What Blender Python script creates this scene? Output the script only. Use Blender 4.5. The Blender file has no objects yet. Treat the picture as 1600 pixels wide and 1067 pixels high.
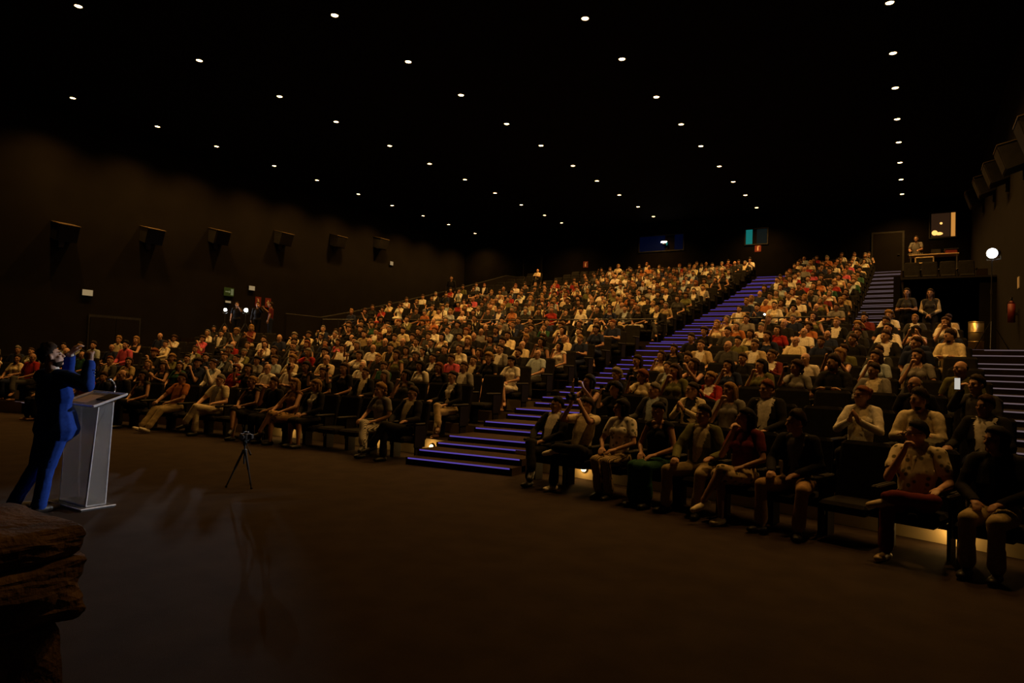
import bpy, math, random
import numpy as np
from mathutils import Matrix, Vector

random.seed(7)
rng = np.random.default_rng(11)
SC = bpy.context.scene
COL = SC.collection

# ------------------------------------------------------------------ camera, world, exposure
# world x = across the hall (right positive), y = depth of the hall, z = up; the floor before the stage is z = 0
FPX, CAMZ = 1035.0, 1.7
YAW, PITCH, ROLL = math.radians(31.302), math.radians(2.1645), math.atan(0.0356)
cam = bpy.data.cameras.new('camera')
cam.sensor_width = 36.0
cam.lens = FPX / 1600 * 36
cam.clip_start = 0.05
cam.clip_end = 200
camo = bpy.data.objects.new('camera', cam)
COL.objects.link(camo)
SC.camera = camo
_x = Vector((math.cos(YAW), math.sin(YAW), 0))
_f0 = Vector((-math.sin(YAW), math.cos(YAW), 0))
_u0 = Vector((0, 0, 1))
FWD = _f0 * math.cos(PITCH) + _u0 * math.sin(PITCH)
_u = _u0 * math.cos(PITCH) - _f0 * math.sin(PITCH)
RIGHT = _x * math.cos(ROLL) + _u * math.sin(ROLL)
UP = _u * math.cos(ROLL) - _x * math.sin(ROLL)
camo.matrix_world = Matrix(((RIGHT.x, UP.x, -FWD.x, 0), (RIGHT.y, UP.y, -FWD.y, 0), (RIGHT.z, UP.z, -FWD.z, CAMZ), (0, 0, 0, 1)))
CAM = Vector((0, 0, CAMZ))


def project(p):
    d = Vector(p) - CAM
    z = d.dot(FWD)
    return 800 + FPX * d.dot(RIGHT) / z, 533.5 - FPX * d.dot(UP) / z, z


world = bpy.data.worlds.new('world')
SC.world = world
world.use_nodes = True
world.node_tree.nodes['Background'].inputs[0].default_value = (1.0, 0.75, 0.5, 1)
world.node_tree.nodes['Background'].inputs[1].default_value = 0.004
SC.view_settings.view_transform = 'Standard'
SC.view_settings.look = 'None'
SC.view_settings.gamma = 1.0
SC.view_settings.exposure = 0.0
SC.view_settings.use_curve_mapping = False

DOWNLIGHT_W = 810.0         # each recessed ceiling lamp
DOWNLIGHT_COL = (1.0, 0.48, 0.105)
STAGE_W = 6500.0           # the white lamp on the stand at the right
STAGE_LEFT_W = 1300.0


# ------------------------------------------------------------------ materials
def principled(name, col=(0.5, 0.5, 0.5), rough=0.7, metal=0.0, **kw):
    m = bpy.data.materials.new(name)
    m.use_nodes = True
    b = m.node_tree.nodes['Principled BSDF']
    b.inputs['Base Color'].default_value = (*col, 1)
    b.inputs['Roughness'].default_value = rough
    b.inputs['Metallic'].default_value = metal
    for k, v in kw.items():
        b.inputs[k].default_value = v
    return m


def noisy(name, c1, c2, scale=8.0, rough=0.85, bump=0.0, bscale=120.0, detail=4.0, metal=0.0, spec=0.5):
    m = principled(name, c1, rough, metal)
    nt = m.node_tree
    b = nt.nodes['Principled BSDF']
    b.inputs['Specular IOR Level'].default_value = spec
    tc = nt.nodes.new('ShaderNodeTexCoord')
    n = nt.nodes.new('ShaderNodeTexNoise')
    n.inputs['Scale'].default_value = scale
    n.inputs['Detail'].default_value = detail
    r = nt.nodes.new('ShaderNodeValToRGB')
    r.color_ramp.elements[0].color = (*c1, 1)
    r.color_ramp.elements[1].color = (*c2, 1)
    r.color_ramp.elements[0].position = 0.35
    r.color_ramp.elements[1].position = 0.65
    nt.links.new(tc.outputs['Object'], n.inputs['Vector'])
    nt.links.new(n.outputs['Fac'], r.inputs['Fac'])
    nt.links.new(r.outputs['Color'], b.inputs['Base Color'])
    if bump:
        n2 = nt.nodes.new('ShaderNodeTexNoise')
        n2.inputs['Scale'].default_value = bscale
        bm = nt.nodes.new('ShaderNodeBump')
        bm.inputs['Strength'].default_value = bump
        bm.inputs['Distance'].default_value = 0.01
        nt.links.new(tc.outputs['Object'], n2.inputs['Vector'])
        nt.links.new(n2.outputs['Fac'], bm.inputs['Height'])
        nt.links.new(bm.outputs['Normal'], b.inputs['Normal'])
    return m


def emitter(name, col, strength):
    m = bpy.data.materials.new(name)
    m.use_nodes = True
    b = m.node_tree.nodes['Principled BSDF']
    b.inputs['Base Color'].default_value = (*[c * 0.04 for c in col], 1)
    b.inputs['Emission Color'].default_value = (*col, 1)
    b.inputs['Emission Strength'].default_value = strength
    b.inputs['Specular IOR Level'].default_value = 0.05
    b.inputs['Roughness'].default_value = 0.9
    return m


def tinted(name, rough, kind='plain', scale=30.0, spec=0.3):
    """colour comes from each object's own colour; a fine procedural weave / strand / print varies it"""
    m = principled(name, (0.5, 0.5, 0.5), rough)
    nt = m.node_tree
    b = nt.nodes['Principled BSDF']
    b.inputs['Specular IOR Level'].default_value = spec
    oi = nt.nodes.new('ShaderNodeObjectInfo')
    tc = nt.nodes.new('ShaderNodeTexCoord')
    mix = nt.nodes.new('ShaderNodeMix')
    mix.data_type = 'RGBA'
    mix.blend_type = 'MULTIPLY'
    mix.inputs[0].default_value = 1.0
    ramp = nt.nodes.new('ShaderNodeValToRGB')
    if kind == 'stripe':
        t = nt.nodes.new('ShaderNodeTexWave')
        t.inputs['Scale'].default_value = scale
        t.inputs['Distortion'].default_value = 1.5
        ramp.color_ramp.elements[0].color = (0.12, 0.12, 0.14, 1)
        ramp.color_ramp.elements[0].position = 0.35
        ramp.color_ramp.elements[1].position = 0.5
    elif kind == 'print':
        t = nt.nodes.new('ShaderNodeTexVoronoi')
        t.inputs['Scale'].default_value = scale
        ramp.color_ramp.elements[0].color = (0.2, 0.22, 0.16, 1)
        ramp.color_ramp.elements[0].position = 0.25
        ramp.color_ramp.elements[1].position = 0.4
    else:
        t = nt.nodes.new('ShaderNodeTexNoise')
        t.inputs['Scale'].default_value = scale
        lo = 0.72 if kind == 'plain' else 0.45
        ramp.color_ramp.elements[0].color = (lo, lo, lo, 1)
        ramp.color_ramp.elements[0].position = 0.3
        ramp.color_ramp.elements[1].position = 0.7
    ramp.color_ramp.elements[1].color = (1, 1, 1, 1)
    nt.links.new(tc.outputs['Object'], t.inputs['Vector'])
    nt.links.new(t.outputs['Distance' if kind == 'print' else ('Fac' if kind != 'stripe' else 'Fac')], ramp.inputs['Fac'])
    nt.links.new(oi.outputs['Color'], mix.inputs[6])
    nt.links.new(ramp.outputs['Color'], mix.inputs[7])
    nt.links.new(mix.outputs[2], b.inputs['Base Color'])
    return m


M = dict(
    carpet=noisy('dark_brown_carpet', (0.026, 0.017, 0.0125), (0.036, 0.0245, 0.0175), 3.0, 0.95, 0.5, 260, spec=0.15),
    tier=noisy('tier_carpet', (0.018, 0.013, 0.009), (0.026, 0.018, 0.012), 4.0, 0.95, spec=0.1),
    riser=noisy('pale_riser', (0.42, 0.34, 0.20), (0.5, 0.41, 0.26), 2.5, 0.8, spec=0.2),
    wall=noisy('dark_wall_cloth', (0.0075, 0.0062, 0.0052), (0.0095, 0.008, 0.0066), 1.2, 0.95, 0.2, 90, spec=0.1),
    lit_board=noisy('lit_brown_board', (0.11, 0.08, 0.05), (0.14, 0.10, 0.06), 3.0, 0.8, spec=0.2),  # paler brown, puts the lamplight on the loudspeaker tops into the colour
    backwall=noisy('black_back_wall', (0.004, 0.0035, 0.003), (0.006, 0.005, 0.004), 2.0, 0.95, spec=0.05),
    step2=noisy('black_step_carpet', (0.012, 0.009, 0.007), (0.018, 0.013, 0.01), 5, 0.95, spec=0.1),
    ceiling=noisy('black_ceiling', (0.006, 0.005, 0.004), (0.009, 0.007, 0.005), 1.0, 0.98, spec=0.05),
    black=noisy('matte_black', (0.012, 0.012, 0.012), (0.02, 0.019, 0.018), 6.0, 0.7, spec=0.3),
    seat=noisy('dark_seat_cloth', (0.010, 0.0095, 0.009), (0.016, 0.015, 0.0135), 9.0, 0.9, 0.2, 150, spec=0.12),
    arm=noisy('seat_arm_plastic', (0.015, 0.014, 0.013), (0.022, 0.02, 0.019), 9.0, 0.6, spec=0.2),
    metal=noisy('dark_metal', (0.05, 0.05, 0.05), (0.08, 0.08, 0.08), 10, 0.4, metal=0.8),
    chrome=noisy('bright_metal', (0.5, 0.48, 0.45), (0.62, 0.6, 0.56), 10, 0.3, metal=0.9),
    brass=noisy('brushed_steel_drum', (0.50, 0.40, 0.20), (0.60, 0.48, 0.25), 5, 0.35, metal=0.9),
    step=noisy('step_carpet', (0.034, 0.022, 0.015), (0.046, 0.03, 0.02), 5, 0.95, spec=0.1),
    strip=emitter('purple_step_light', (0.20, 0.12, 0.74), 0.42),
    strip2=emitter('glowing_step_nosing', (0.60, 0.42, 0.46), 0.20),  # faint glow put into the nosing, brightens it without a lamp
    lens=emitter('downlight_lens', (1.0, 0.62, 0.24), 16.0),
    whitelens=emitter('white_lamp_lens', (0.85, 0.92, 1.0), 90.0),
    torch=emitter('phone_torch', (1.0, 0.93, 0.75), 30.0),
    screen=emitter('phone_screen', (0.9, 0.85, 0.75), 0.55),
    warmlens=emitter('floor_lamp_lens', (1.0, 0.7, 0.32), 6.0),
    cream=noisy('cream_plastic', (0.62, 0.47, 0.27), (0.68, 0.52, 0.3), 5, 0.6),
    creamlit=emitter('cream_lamp_cover', (1.0, 0.72, 0.36), 0.25),
    green=emitter('exit_sign_green', (0.16, 0.20, 0.03), 0.10),
    signpale=emitter('sign_pale', (0.75, 0.8, 0.35), 0.13),
    red=noisy('sign_red', (0.16, 0.012, 0.010), (0.18, 0.016, 0.012), 5, 0.6),
    redwhite=noisy('sign_white', (0.7, 0.6, 0.5), (0.75, 0.65, 0.55), 5, 0.6),
    bluewin=emitter('booth_blue_glass', (0.01, 0.05, 0.35), 0.02),
    cyanwin=emitter('booth_cyan_glass', (0.02, 0.45, 0.42), 0.30),
    greywin=emitter('booth_grey_glass', (0.03, 0.05, 0.05), 0.12),
    boothlit=emitter('booth_warm_light', (1.0, 0.42, 0.08), 0.55),
    boothhot=emitter('booth_hot_light', (1.0, 0.50, 0.13), 1.6),
    boothdim=emitter('booth_dim_glass', (0.20, 0.09, 0.04), 0.12),
    rock=None,
    skin=tinted('skin', 0.55, 'plain', 12, 0.35),
    cloth=tinted('woven_cloth', 0.9, 'plain', 35, 0.15),
    stripe=tinted('striped_cloth', 0.9, 'stripe', 22, 0.15),
    floral=tinted('printed_cloth', 0.9, 'print', 15, 0.15),
    hair=tinted('hair', 0.75, 'strand', 60, 0.12),
    leather=tinted('shoe_leather', 0.5, 'plain', 20, 0.4),
    eye=noisy('eye_dark', (0.02, 0.014, 0.01), (0.03, 0.02, 0.015), 5, 0.25),
)
# rock: brown with darker cracks
m = noisy('brown_rock', (0.060, 0.036, 0.020), (0.20, 0.125, 0.07), 6.0, 0.95, 0.9, 40, detail=8.0, spec=0.15)
M['rock'] = m
# clear acrylic
m = principled('clear_acrylic', (0.92, 0.94, 0.96), 0.06)
b = m.node_tree.nodes['Principled BSDF']
b.inputs['Transmission Weight'].default_value = 0.88
b.inputs['IOR'].default_value = 1.2
b.inputs['Roughness'].default_value = 0.12
M['acrylic'] = m
m = noisy('acrylic_edge', (0.75, 0.75, 0.8), (0.95, 0.95, 1.0), 20, 0.3)
M['acrylic_edge'] = m
M['paper'] = noisy('paper', (0.55, 0.5, 0.46), (0.6, 0.55, 0.5), 4, 0.8)
# crowd: colour stored per face
m = principled('crowd_surface', (0.5, 0.5, 0.5), 0.8)
at = m.node_tree.nodes.new('ShaderNodeAttribute')
at.attribute_name = 'own_colour'
nz = m.node_tree.nodes.new('ShaderNodeTexNoise')
nz.inputs['Scale'].default_value = 9
mx = m.node_tree.nodes.new('ShaderNodeMix')
mx.data_type = 'RGBA'
mx.blend_type = 'MULTIPLY'
mx.inputs[0].default_value = 0.25
m.node_tree.links.new(at.outputs['Color'], mx.inputs[6])
m.node_tree.links.new(nz.outputs['Color'], mx.inputs[7])
m.node_tree.links.new(mx.outputs[2], m.node_tree.nodes['Principled BSDF'].inputs['Base Color'])
m.node_tree.nodes['Principled BSDF'].inputs['Specular IOR Level'].default_value = 0.2
M['crowd'] = m


# ------------------------------------------------------------------ small mesh kit
class MB:
    def __init__(s):
        s.v, s.f = [], []

    def add(s, verts, faces):
        o = len(s.v)
        s.v += [tuple(map(float, p)) for p in verts]
        s.f += [tuple(i + o for i in fc) for fc in faces]
        return s

    def box(s, x0, x1, y0, y1, z0, z1, bev=0.0, mat=None):
        if bev <= 0:
            v = [(x, y, z) for z in (z0, z1) for y in (y0, y1) for x in (x0, x1)]
            f = [(0, 2, 3, 1), (4, 5, 7, 6), (0, 1, 5, 4), (2, 6, 7, 3), (0, 4, 6, 2), (1, 3, 7, 5)]
        else:
            v, f = chamfer_box((x1 - x0) / 2, (y1 - y0) / 2, (z1 - z0) / 2, bev)
            c = np.array([(x0 + x1) / 2, (y0 + y1) / 2, (z0 + z1) / 2])
            v = [tuple(np.array(p) + c) for p in v]
        if mat is not None:
            v = [tuple(mat @ Vector(p)) for p in v]
        return s.add(v, f)

    def tube(s, a, b, r1, r2=None, seg=10, cap=True):
        r2 = r1 if r2 is None else r2
        a, b = np.array(a, float), np.array(b, float)
        d = (b - a) / (np.linalg.norm(b - a) + 1e-9)
        x = np.cross(d, (0, 0, 1) if abs(d[2]) < .9 else (1, 0, 0))
        x /= np.linalg.norm(x)
        y = np.cross(d, x)
        v = []
        for c, r in ((a, r1), (b, r2)):
            for i in range(seg):
                t = 2 * math.pi * i / seg
                v.append(c + r * (math.cos(t) * x + math.sin(t) * y))
        f = [(i, (i + 1) % seg, seg + (i + 1) % seg, seg + i) for i in range(seg)]
        if cap:
            f += [tuple(range(seg - 1, -1, -1)), tuple(range(seg, 2 * seg))]
        return s.add(v, f)

    def path(s, pts, r, seg=8):
        for a, b in zip(pts[:-1], pts[1:]):
            s.tube(a, b, r, r, seg)
        return s

    def ball(s, c, r, seg=12, rings=8):
        r = (r, r, r) if np.isscalar(r) else r
        v, f = usphere(seg, rings)
        return s.add([(c[0] + p[0] * r[0], c[1] + p[1] * r[1], c[2] + p[2] * r[2]) for p in v], f)

    def mesh(s, name, mat, smooth=False):
        me = bpy.data.meshes.new(name)
        me.from_pydata(s.v, [], s.f)
        me.update()
        if mat is not None:
            me.materials.append(M[mat] if isinstance(mat, str) else mat)
        if smooth:
            me.polygons.foreach_set('use_smooth', [True] * len(me.polygons))
        return me

    def build(s, name, mat, parent=None, smooth=False, loc=None):
        return put(name, s.mesh(name, mat, smooth), parent, loc)


def put(name, me, parent=None, loc=None):
    o = bpy.data.objects.new(name, me)
    COL.objects.link(o)
    if parent is not None:
        o.parent = parent
    if loc is not None:
        o.location = loc
    return o


_us = {}


def usphere(seg, rings):
    if (seg, rings) in _us:
        return _us[(seg, rings)]
    v = [(0, 0, 1)]
    for j in range(1, rings):
        p = math.pi * j / rings
        for i in range(seg):
            t = 2 * math.pi * i / seg
            v.append((math.sin(p) * math.cos(t), math.sin(p) * math.sin(t), math.cos(p)))
    v.append((0, 0, -1))
    f = []
    for i in range(seg):
        f.append((0, 1 + i, 1 + (i + 1) % seg))
        for j in range(rings - 2):
            a, b_ = 1 + j * seg + i, 1 + j * seg + (i + 1) % seg
            f.append((a, a + seg, b_ + seg, b_))
        f.append((len(v) - 1, 1 + (rings - 2) * seg + (i + 1) % seg, 1 + (rings - 2) * seg + i))
    _us[(seg, rings)] = (v, f)
    return v, f


def chamfer_box(hx, hy, hz, b_):
    v, idx = [], {}
    for sx in (-1, 1):
        for sy in (-1, 1):
            for sz in (-1, 1):
                for ax in range(3):
                    p = [sx * (hx - b_), sy * (hy - b_), sz * (hz - b_)]
                    p[ax] = (sx * hx, sy * hy, sz * hz)[ax]
                    idx[(sx, sy, sz, ax)] = len(v)
                    v.append(tuple(p))
    f = []
    S = (-1, 1)
    for ax in range(3):
        o1, o2 = [a for a in range(3) if a != ax]
        for s in S:
            q = []
            for (p1, p2) in ((-1, -1), (1, -1), (1, 1), (-1, 1)):
                k = [0, 0, 0]
                k[ax], k[o1], k[o2] = s, p1, p2
                q.append(idx[(*k, ax)])
            f.append(tuple(q))
    for ax in range(3):                       # edges run along ax
        o1, o2 = [a for a in range(3) if a != ax]
        for s1 in S:
            for s2 in S:
                q = []
                for s, fa in ((-1, o1), (1, o1), (1, o2), (-1, o2)):
                    k = [0, 0, 0]
                    k[ax], k[o1], k[o2] = s, s1, s2
                    q.append(idx[(*k, fa)])
                f.append(tuple(q))
    for sx in S:
        for sy in S:
            for sz in S:
                f.append(tuple(idx[(sx, sy, sz, a)] for a in range(3)))
    # orient outward
    va = np.array(v)
    out = []
    for fc in f:
        c = va[list(fc)].mean(0)
        nrm = np.cross(va[fc[1]] - va[fc[0]], va[fc[2]] - va[fc[0]])
        out.append(fc if nrm.dot(c) > 0 else fc[::-1])
    return v, out


def thing(name, label, cat, loc=(0, 0, 0), rz=0.0, group=None):
    o = bpy.data.objects.new(name, None)
    COL.objects.link(o)
    o.empty_display_size = 0.1
    o.location = loc
    o.rotation_euler = (0, 0, rz)
    return tag(o, label, cat, group)


def tag(o, label, cat, group=None):
    o['label'] = label
    o['category'] = cat
    if group:
        o['group'] = group
    return o


def struct(o, label=None):
    o['kind'] = 'structure'
    if label:
        o['label'] = label
    return o


ORD = ('zeroth first second third fourth fifth sixth seventh eighth ninth tenth eleventh twelfth thirteenth fourteenth fifteenth '
       'sixteenth seventeenth eighteenth nineteenth twentieth twenty-first twenty-second twenty-third twenty-fourth').split()

# ------------------------------------------------------------------ the hall: seating geometry
XL, XR = -28.4, 2.35            # side walls
YB = 39.6                       # back wall
ZC = 11.0                       # ceiling
YF = -4.0                       # where the modelled floor ends, behind the photographer
W0 = -9.8                       # axis of the curved rows


def kap(u):
    return float(np.interp(u, [8.75, 20, 38], [1 / 32, 1 / 70, 1 / 200]))


def arc(u0, w):
    return u0 - kap(u0) * (w - W0) ** 2 / 2


def face_angle(u0, w):           # turn about z of somebody sitting there and facing the stage
    s = -kap(u0) * (w - W0)
    return math.atan2(s, 1.0)


NLOW, NUP = 10, 14
ROWS = []                        # (front edge, floor height, seat centre)
ROWS.append((7.6, 0.0, 9.2))
for k in range(2, NLOW + 1):
    F = 9.9 + 1.155 * (k - 2)
    ROWS.append((F, 0.30 + 0.19 * (k - 2) + 0.005 * (k - 2) ** 2, F + 0.62))
CROSS_U, CROSS_H = 9.9 + 1.155 * (NLOW - 1), 2.5
UP0 = 21.75
for j in range(NUP):
    F = UP0 + 1.15 * j
    ROWS.append((F, 2.72 + 0.28 * j + 0.0025 * j * j, F + 0.62))
A1 = (-7.28, -5.32)              # purple-lit aisle
AL = (-20.5, -18.65)             # aisle in the left half
A2 = (-1.74, -0.55)              # aisle beside the right exit passage
A3 = (1.02, XR - 0.02)           # lower aisle along the right wall
PAR_X = -22.35                   # sloping parapet that ends the upper seats on the left
LAND_X = -0.50                   # the landing and passage at the right lie beyond this

# --- floor, with the tiers as its pieces
mb = MB()
mb.box(XL - 0.5, XR + 0.5, YF, YB + 0.5, -0.3, 0.0)
floor = struct(mb.build('floor', 'carpet'))


def tier_mesh(u_a, u_b, h, hprev, x0, x1, pale):
    n_ = max(4, int((x1 - x0) / 0.9))
    xs = np.linspace(x0, x1, n_ + 1)
    v, f = [], []
    for x in xs:
        ya, yb = arc(u_a, x), (arc(u_b, x) if u_b < YB - .5 else YB)
        v += [(x, ya, hprev - 0.02), (x, ya, h), (x, yb, h), (x, yb, hprev - 0.02)]
    for i in range(n_):
        a, c = 4 * i, 4 * i + 4
        f += [(a, c, c + 1, a + 1), (a + 1, c + 1, c + 2, a + 2), (a + 2, c + 2, c + 3, a + 3), (a + 3, c + 3, c, a)]
    f += [(0, 1, 2, 3), (4 * n_ + 3, 4 * n_ + 2, 4 * n_ + 1, 4 * n_)]
    mb = MB()
    mb.add(v, f)
    me = mb.mesh('tier', 'tier')
    me.materials.append(M['riser'])
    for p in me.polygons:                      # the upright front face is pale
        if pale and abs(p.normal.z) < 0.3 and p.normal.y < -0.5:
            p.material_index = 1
    return me


edges = [(r_[0], r_[1]) for r_ in ROWS[1:NLOW]] + [(CROSS_U, CROSS_H)] + [(r_[0], r_[1]) for r_ in ROWS[NLOW:]] + [(YB, 9)]
prev = 0.0
for i in range(len(edges) - 1):
    u_a, h = edges[i]
    right = XR if u_a <= CROSS_U + .1 else LAND_X
    left = XL if u_a <= CROSS_U + .1 else PAR_X
    nb_ = edges[i + 1][0] + 0.03
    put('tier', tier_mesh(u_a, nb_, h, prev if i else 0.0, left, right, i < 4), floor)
    prev = h
# landing in front of the right passage, at the level of the cross aisle
mb = MB()
mb.box(LAND_X, XR, arc(CROSS_U, 1) - 0.0, 36, 2.0, CROSS_H + 0.004)
mb.build('landing', 'tier', floor)
mb = MB()
mb.box(XL, PAR_X, arc(CROSS_U, -25) - 0.0, YB, 2.0, CROSS_H + 0.004)
mb.build('landing', 'tier', floor)
# sloping parapet
v = []
for y_ in np.linspace(18.6, YB, 12):
    ax_ = y_ + kap(y_) * (PAR_X - W0) ** 2 / 2
    hh = float(np.interp(ax_, [r_[0] for r_ in ROWS[NLOW:]], [r_[1] for r_ in ROWS[NLOW:]])) + .82
    v += [(PAR_X - .12, y_, CROSS_H), (PAR_X + .06, y_, CROSS_H), (PAR_X + .06, y_, hh), (PAR_X - .12, y_, hh)]
f = []
for i in range(11):
    for q in range(4):
        a, c = 4 * i + q, 4 * i + (q + 1) % 4
        f.append((a, c, c + 4, a + 4))
f += [(3, 2, 1, 0), (44, 45, 46, 47)]
struct(MB().add(v, f).build('wall_parapet', 'wall'))
struct(MB().path([(PAR_X - .03, v[4 * i][1], v[4 * i + 2][2] + .02) for i in range(12)], .028, 6).build('trim_2', 'arm'))


# --- walls and ceiling
def slab(name, x0, x1, y0, y1, z0, z1, mat='wall'):
    mb = MB()
    mb.box(x0, x1, y0, y1, z0, z1)
    return struct(mb.build(name, mat))


slab('wall_left', XL - 0.4, XL, YF, YB + 0.4, 0, ZC)
slab('wall_right', XR, XR + 0.4, YF, YB + 0.4, 0, ZC)
slab('wall_back', XL, XR, YB, YB + 0.4, 0, ZC, 'backwall')
slab('ceiling', XL - 0.4, XR + 0.4, YF, YB + 0.4, ZC + 0.02, ZC + 0.4, 'ceiling')
slab('wall_stage', XL - 0.4, XR + 0.4, YF - 0.4, YF, 0, ZC, 'black')

# --- exit passage at the right: side wall, face above the opening, block on top
PY = 27.4
w = slab('wall_passage_side', LAND_X - 0.02, LAND_X + 0.14, 21.4, PY, CROSS_H, 4.60)
w = slab('wall_passage_lintel', LAND_X + 0.14, XR, PY, PY + 0.2, 5.12, 5.30)
slab('wall_passage_jamb', 1.88, XR, PY, PY + 0.25, CROSS_H, 5.12)
slab('wall_passage_end', LAND_X, XR, 35.5, 35.7, CROSS_H, 5.1, 'black')
slab('wall_passage_inner', LAND_X - 0.02, LAND_X + 0.14, PY, YB, CROSS_H, 5.12, 'black')
slab('floor_block', LAND_X, XR, PY, 30.6, 5.12, 5.28, 'tier')
slab('floor_booth_tier', LAND_X, XR, 30.6, YB, 5.12, 6.05, 'tier')
# parapet strip along the front of the block
mb = MB()
mb.box(LAND_X, XR, PY - 0.06, PY + 0.02, 5.30, 5.36)
struct(mb.build('trim_1', 'arm'))

# --- the stairs with light strips
def stairs(name, label, x0, x1, levels, strip, tilt=lambda u: 0.0, smat='step2'):
    """levels: (y of the front edge at the aisle's middle, height); each step and each strip is a part"""
    st = thing(name, label, 'stairs', ((x0 + x1) / 2, levels[0][0], 0))
    cx = (x0 + x1) / 2
    oy = levels[0][0]
    for i, (u, h) in enumerate(levels):
        t = tilt(u)
        nxt = levels[i + 1][0] if i + 1 < len(levels) else u + 0.9
        low = levels[i - 1][1] if i else 0.0
        hw = (x1 - x0) / 2

        def pt(x, y, z):
            return (x, y - oy + math.tan(t) * x, z)
        d = nxt - u + 0.12
        v = [pt(-hw, u, low - .1), pt(hw, u, low - .1), pt(hw, u + d, low - .1), pt(-hw, u + d, low - .1),
             pt(-hw, u, h), pt(hw, u, h), pt(hw, u + d, h), pt(-hw, u + d, h)]
        fb = [(3, 2, 1, 0), (4, 5, 6, 7), (0, 1, 5, 4), (1, 2, 6, 5), (2, 3, 7, 6), (3, 0, 4, 7)]
        MB().add(v, fb).build('step', smat, st)
        a = 0.04
        v = [pt(-hw + a, u - .004, h - .024), pt(hw - a, u - .004, h - .024), pt(hw - a, u + .006, h - .024), pt(-hw + a, u + .006, h - .024),
             pt(-hw + a, u - .004, h - .002), pt(hw - a, u - .004, h - .002), pt(hw - a, u + .006, h - .002), pt(-hw + a, u + .006, h - .002)]
        MB().add(v, fb).build('light_strip', strip, st)
    return st


def aisle_levels(xm, first, last, lead=0.33):
    out = []
    if first == 0:
        out += [(8.78, 0.12), (9.08, 0.23)]
    seq = edges[:-1]
    for i, (u, h) in enumerate(seq):
        if i + 1 < first or i + 1 > last:
            continue
        y = arc(u, xm) - .12                     # the nosing stands clear of the tier behind it
        nh = seq[i + 1][1] if i + 1 < len(seq) else h + .3
        out += [(y, h + 0.006), (y + lead, h + (nh - h) * 0.55)]
    return out


xm1 = sum(A1) / 2
stairs('stairs', 'long carpeted aisle stairs with glowing purple strips climbing between the seats', *A1, aisle_levels(xm1, 0, 99), 'strip',
       lambda u: math.radians(float(np.interp(u, [9, 20, 25], [6.0, 3.0, 0.0]))), 'step')
xm2 = sum(A2) / 2
lv = [(u, h) for u, h in aisle_levels(xm2, 10, 99) if u > 19.9]
stairs('stairs', 'dark aisle stairs with thin pale strips beside the pillar of the exit passage', *A2, lv, 'strip2',
       lambda u: math.radians(-5.5))
xm3 = sum(A3) / 2
lv = [(u, h) for u, h in aisle_levels(xm3, 1, 9)] + [(arc(CROSS_U, xm3), CROSS_H + .006)]
stairs('stairs', 'dark stairs with pale nosing strips rising along the wall beneath the tripod lamp', *A3, lv, 'strip2',
       lambda u: math.radians(-float(np.interp(u, [8, 18], [17, 10]))))
xm4 = sum(AL) / 2
stairs('stairs', 'far aisle stairs with faint strips in the left half of the hall', *AL, [(u, h) for u, h in aisle_levels(xm4, 1, 99)], 'strip2',
       lambda u: math.radians(5.0))

# --- railing along the front of the upper seats
def railing(x0, x1, label):
    r_ = thing('railing', label, 'railing', (0, 0, 0))
    xs = np.linspace(x0, x1, max(3, int((x1 - x0) / 1.6) + 1))
    u = UP0 - 0.18
    top = 3.47
    for a, c in zip(xs[:-1], xs[1:]):
        MB().tube((a, arc(u, a), top), (c, arc(u, c), top), 0.026, seg=8).build('handrail', 'metal', r_)
    for a in xs:
        MB().tube((a, arc(u, a), CROSS_H), (a, arc(u, a), top), 0.018, seg=8).build('post', 'metal', r_)
    return r_


railing(AL[1] + 0.1, A1[0] - 0.1, 'dark steel railing before the upper seats, left of the purple stairs')
railing(A1[1] + 0.1, A2[0] - 0.1, 'short dark railing before the upper seats, right of the purple stairs')
railing(PAR_X + .1, AL[0] - 0.1, 'short dark railing before the upper seats beside the sloping parapet')

# ------------------------------------------------------------------ ceiling lamps
LIGHT_W = (-0.61, -7.57, -13.48, -19.4, -26.6)
LIGHT_U = (
    (9.4, 12.4, 15.45, 18.38, 21.33, 23.95, 26.9, 29.58, 32.4, 35.2, 38.0),  # nearest lamps, out of view, continue the column; added to brighten front seats
    (12.65, 15.6, 18.2, 21.3, 24.1, 26.8, 29.8, 32.5, 35.2, 38.1),  # nearest lamp is unseen too, added for the dark front rows
    (12.35, 15.4, 18.2, 21.2, 23.95, 27.0, 29.7, 32.6, 35.4, 38.0),
    (8.75, 12.3, 15.4, 18.1, 21.2, 23.95, 26.8, 29.6, 32.4, 35.2, 37.5),
    (12.0, 15.2, 17.9, 21.0, 23.7, 26.7, 29.5, 32.4, 35.1, 38.2),
)
COLNAME = ('column nearest the right wall', 'second column from the right wall', 'middle column', 'second column from the left wall',
           'column nearest the left wall')
sg = 20
v, f = [], []
for rr, zz in ((0.095, 0.0), (0.145, 0.0), (0.145, -0.025), (0.105, -0.03)):
    for i in range(sg):
        t = 2 * math.pi * i / sg
        v.append((rr * math.cos(t), rr * math.sin(t), zz))
for k in range(4):
    for i in range(sg):
        a, c = k * sg + i, k * sg + (i + 1) % sg
        a2, c2 = ((k + 1) % 4) * sg + i, ((k + 1) % 4) * sg + (i + 1) % sg
        f.append((a, c, c2, a2))
ring_me = MB().add(v, f).mesh('trim_ring', 'black', True)
lens_me = MB().tube((0, 0, -0.020), (0, 0, -0.004), 0.088, 0.093, 20).mesh('lens', 'lens')
light_data = bpy.data.lights.new('downlight', 'SPOT')
light_data.energy = DOWNLIGHT_W
light_data.color = DOWNLIGHT_COL
light_data.spot_size = math.radians(130)
light_data.spot_blend = 1.0
light_data.shadow_soft_size = 0.12
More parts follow.
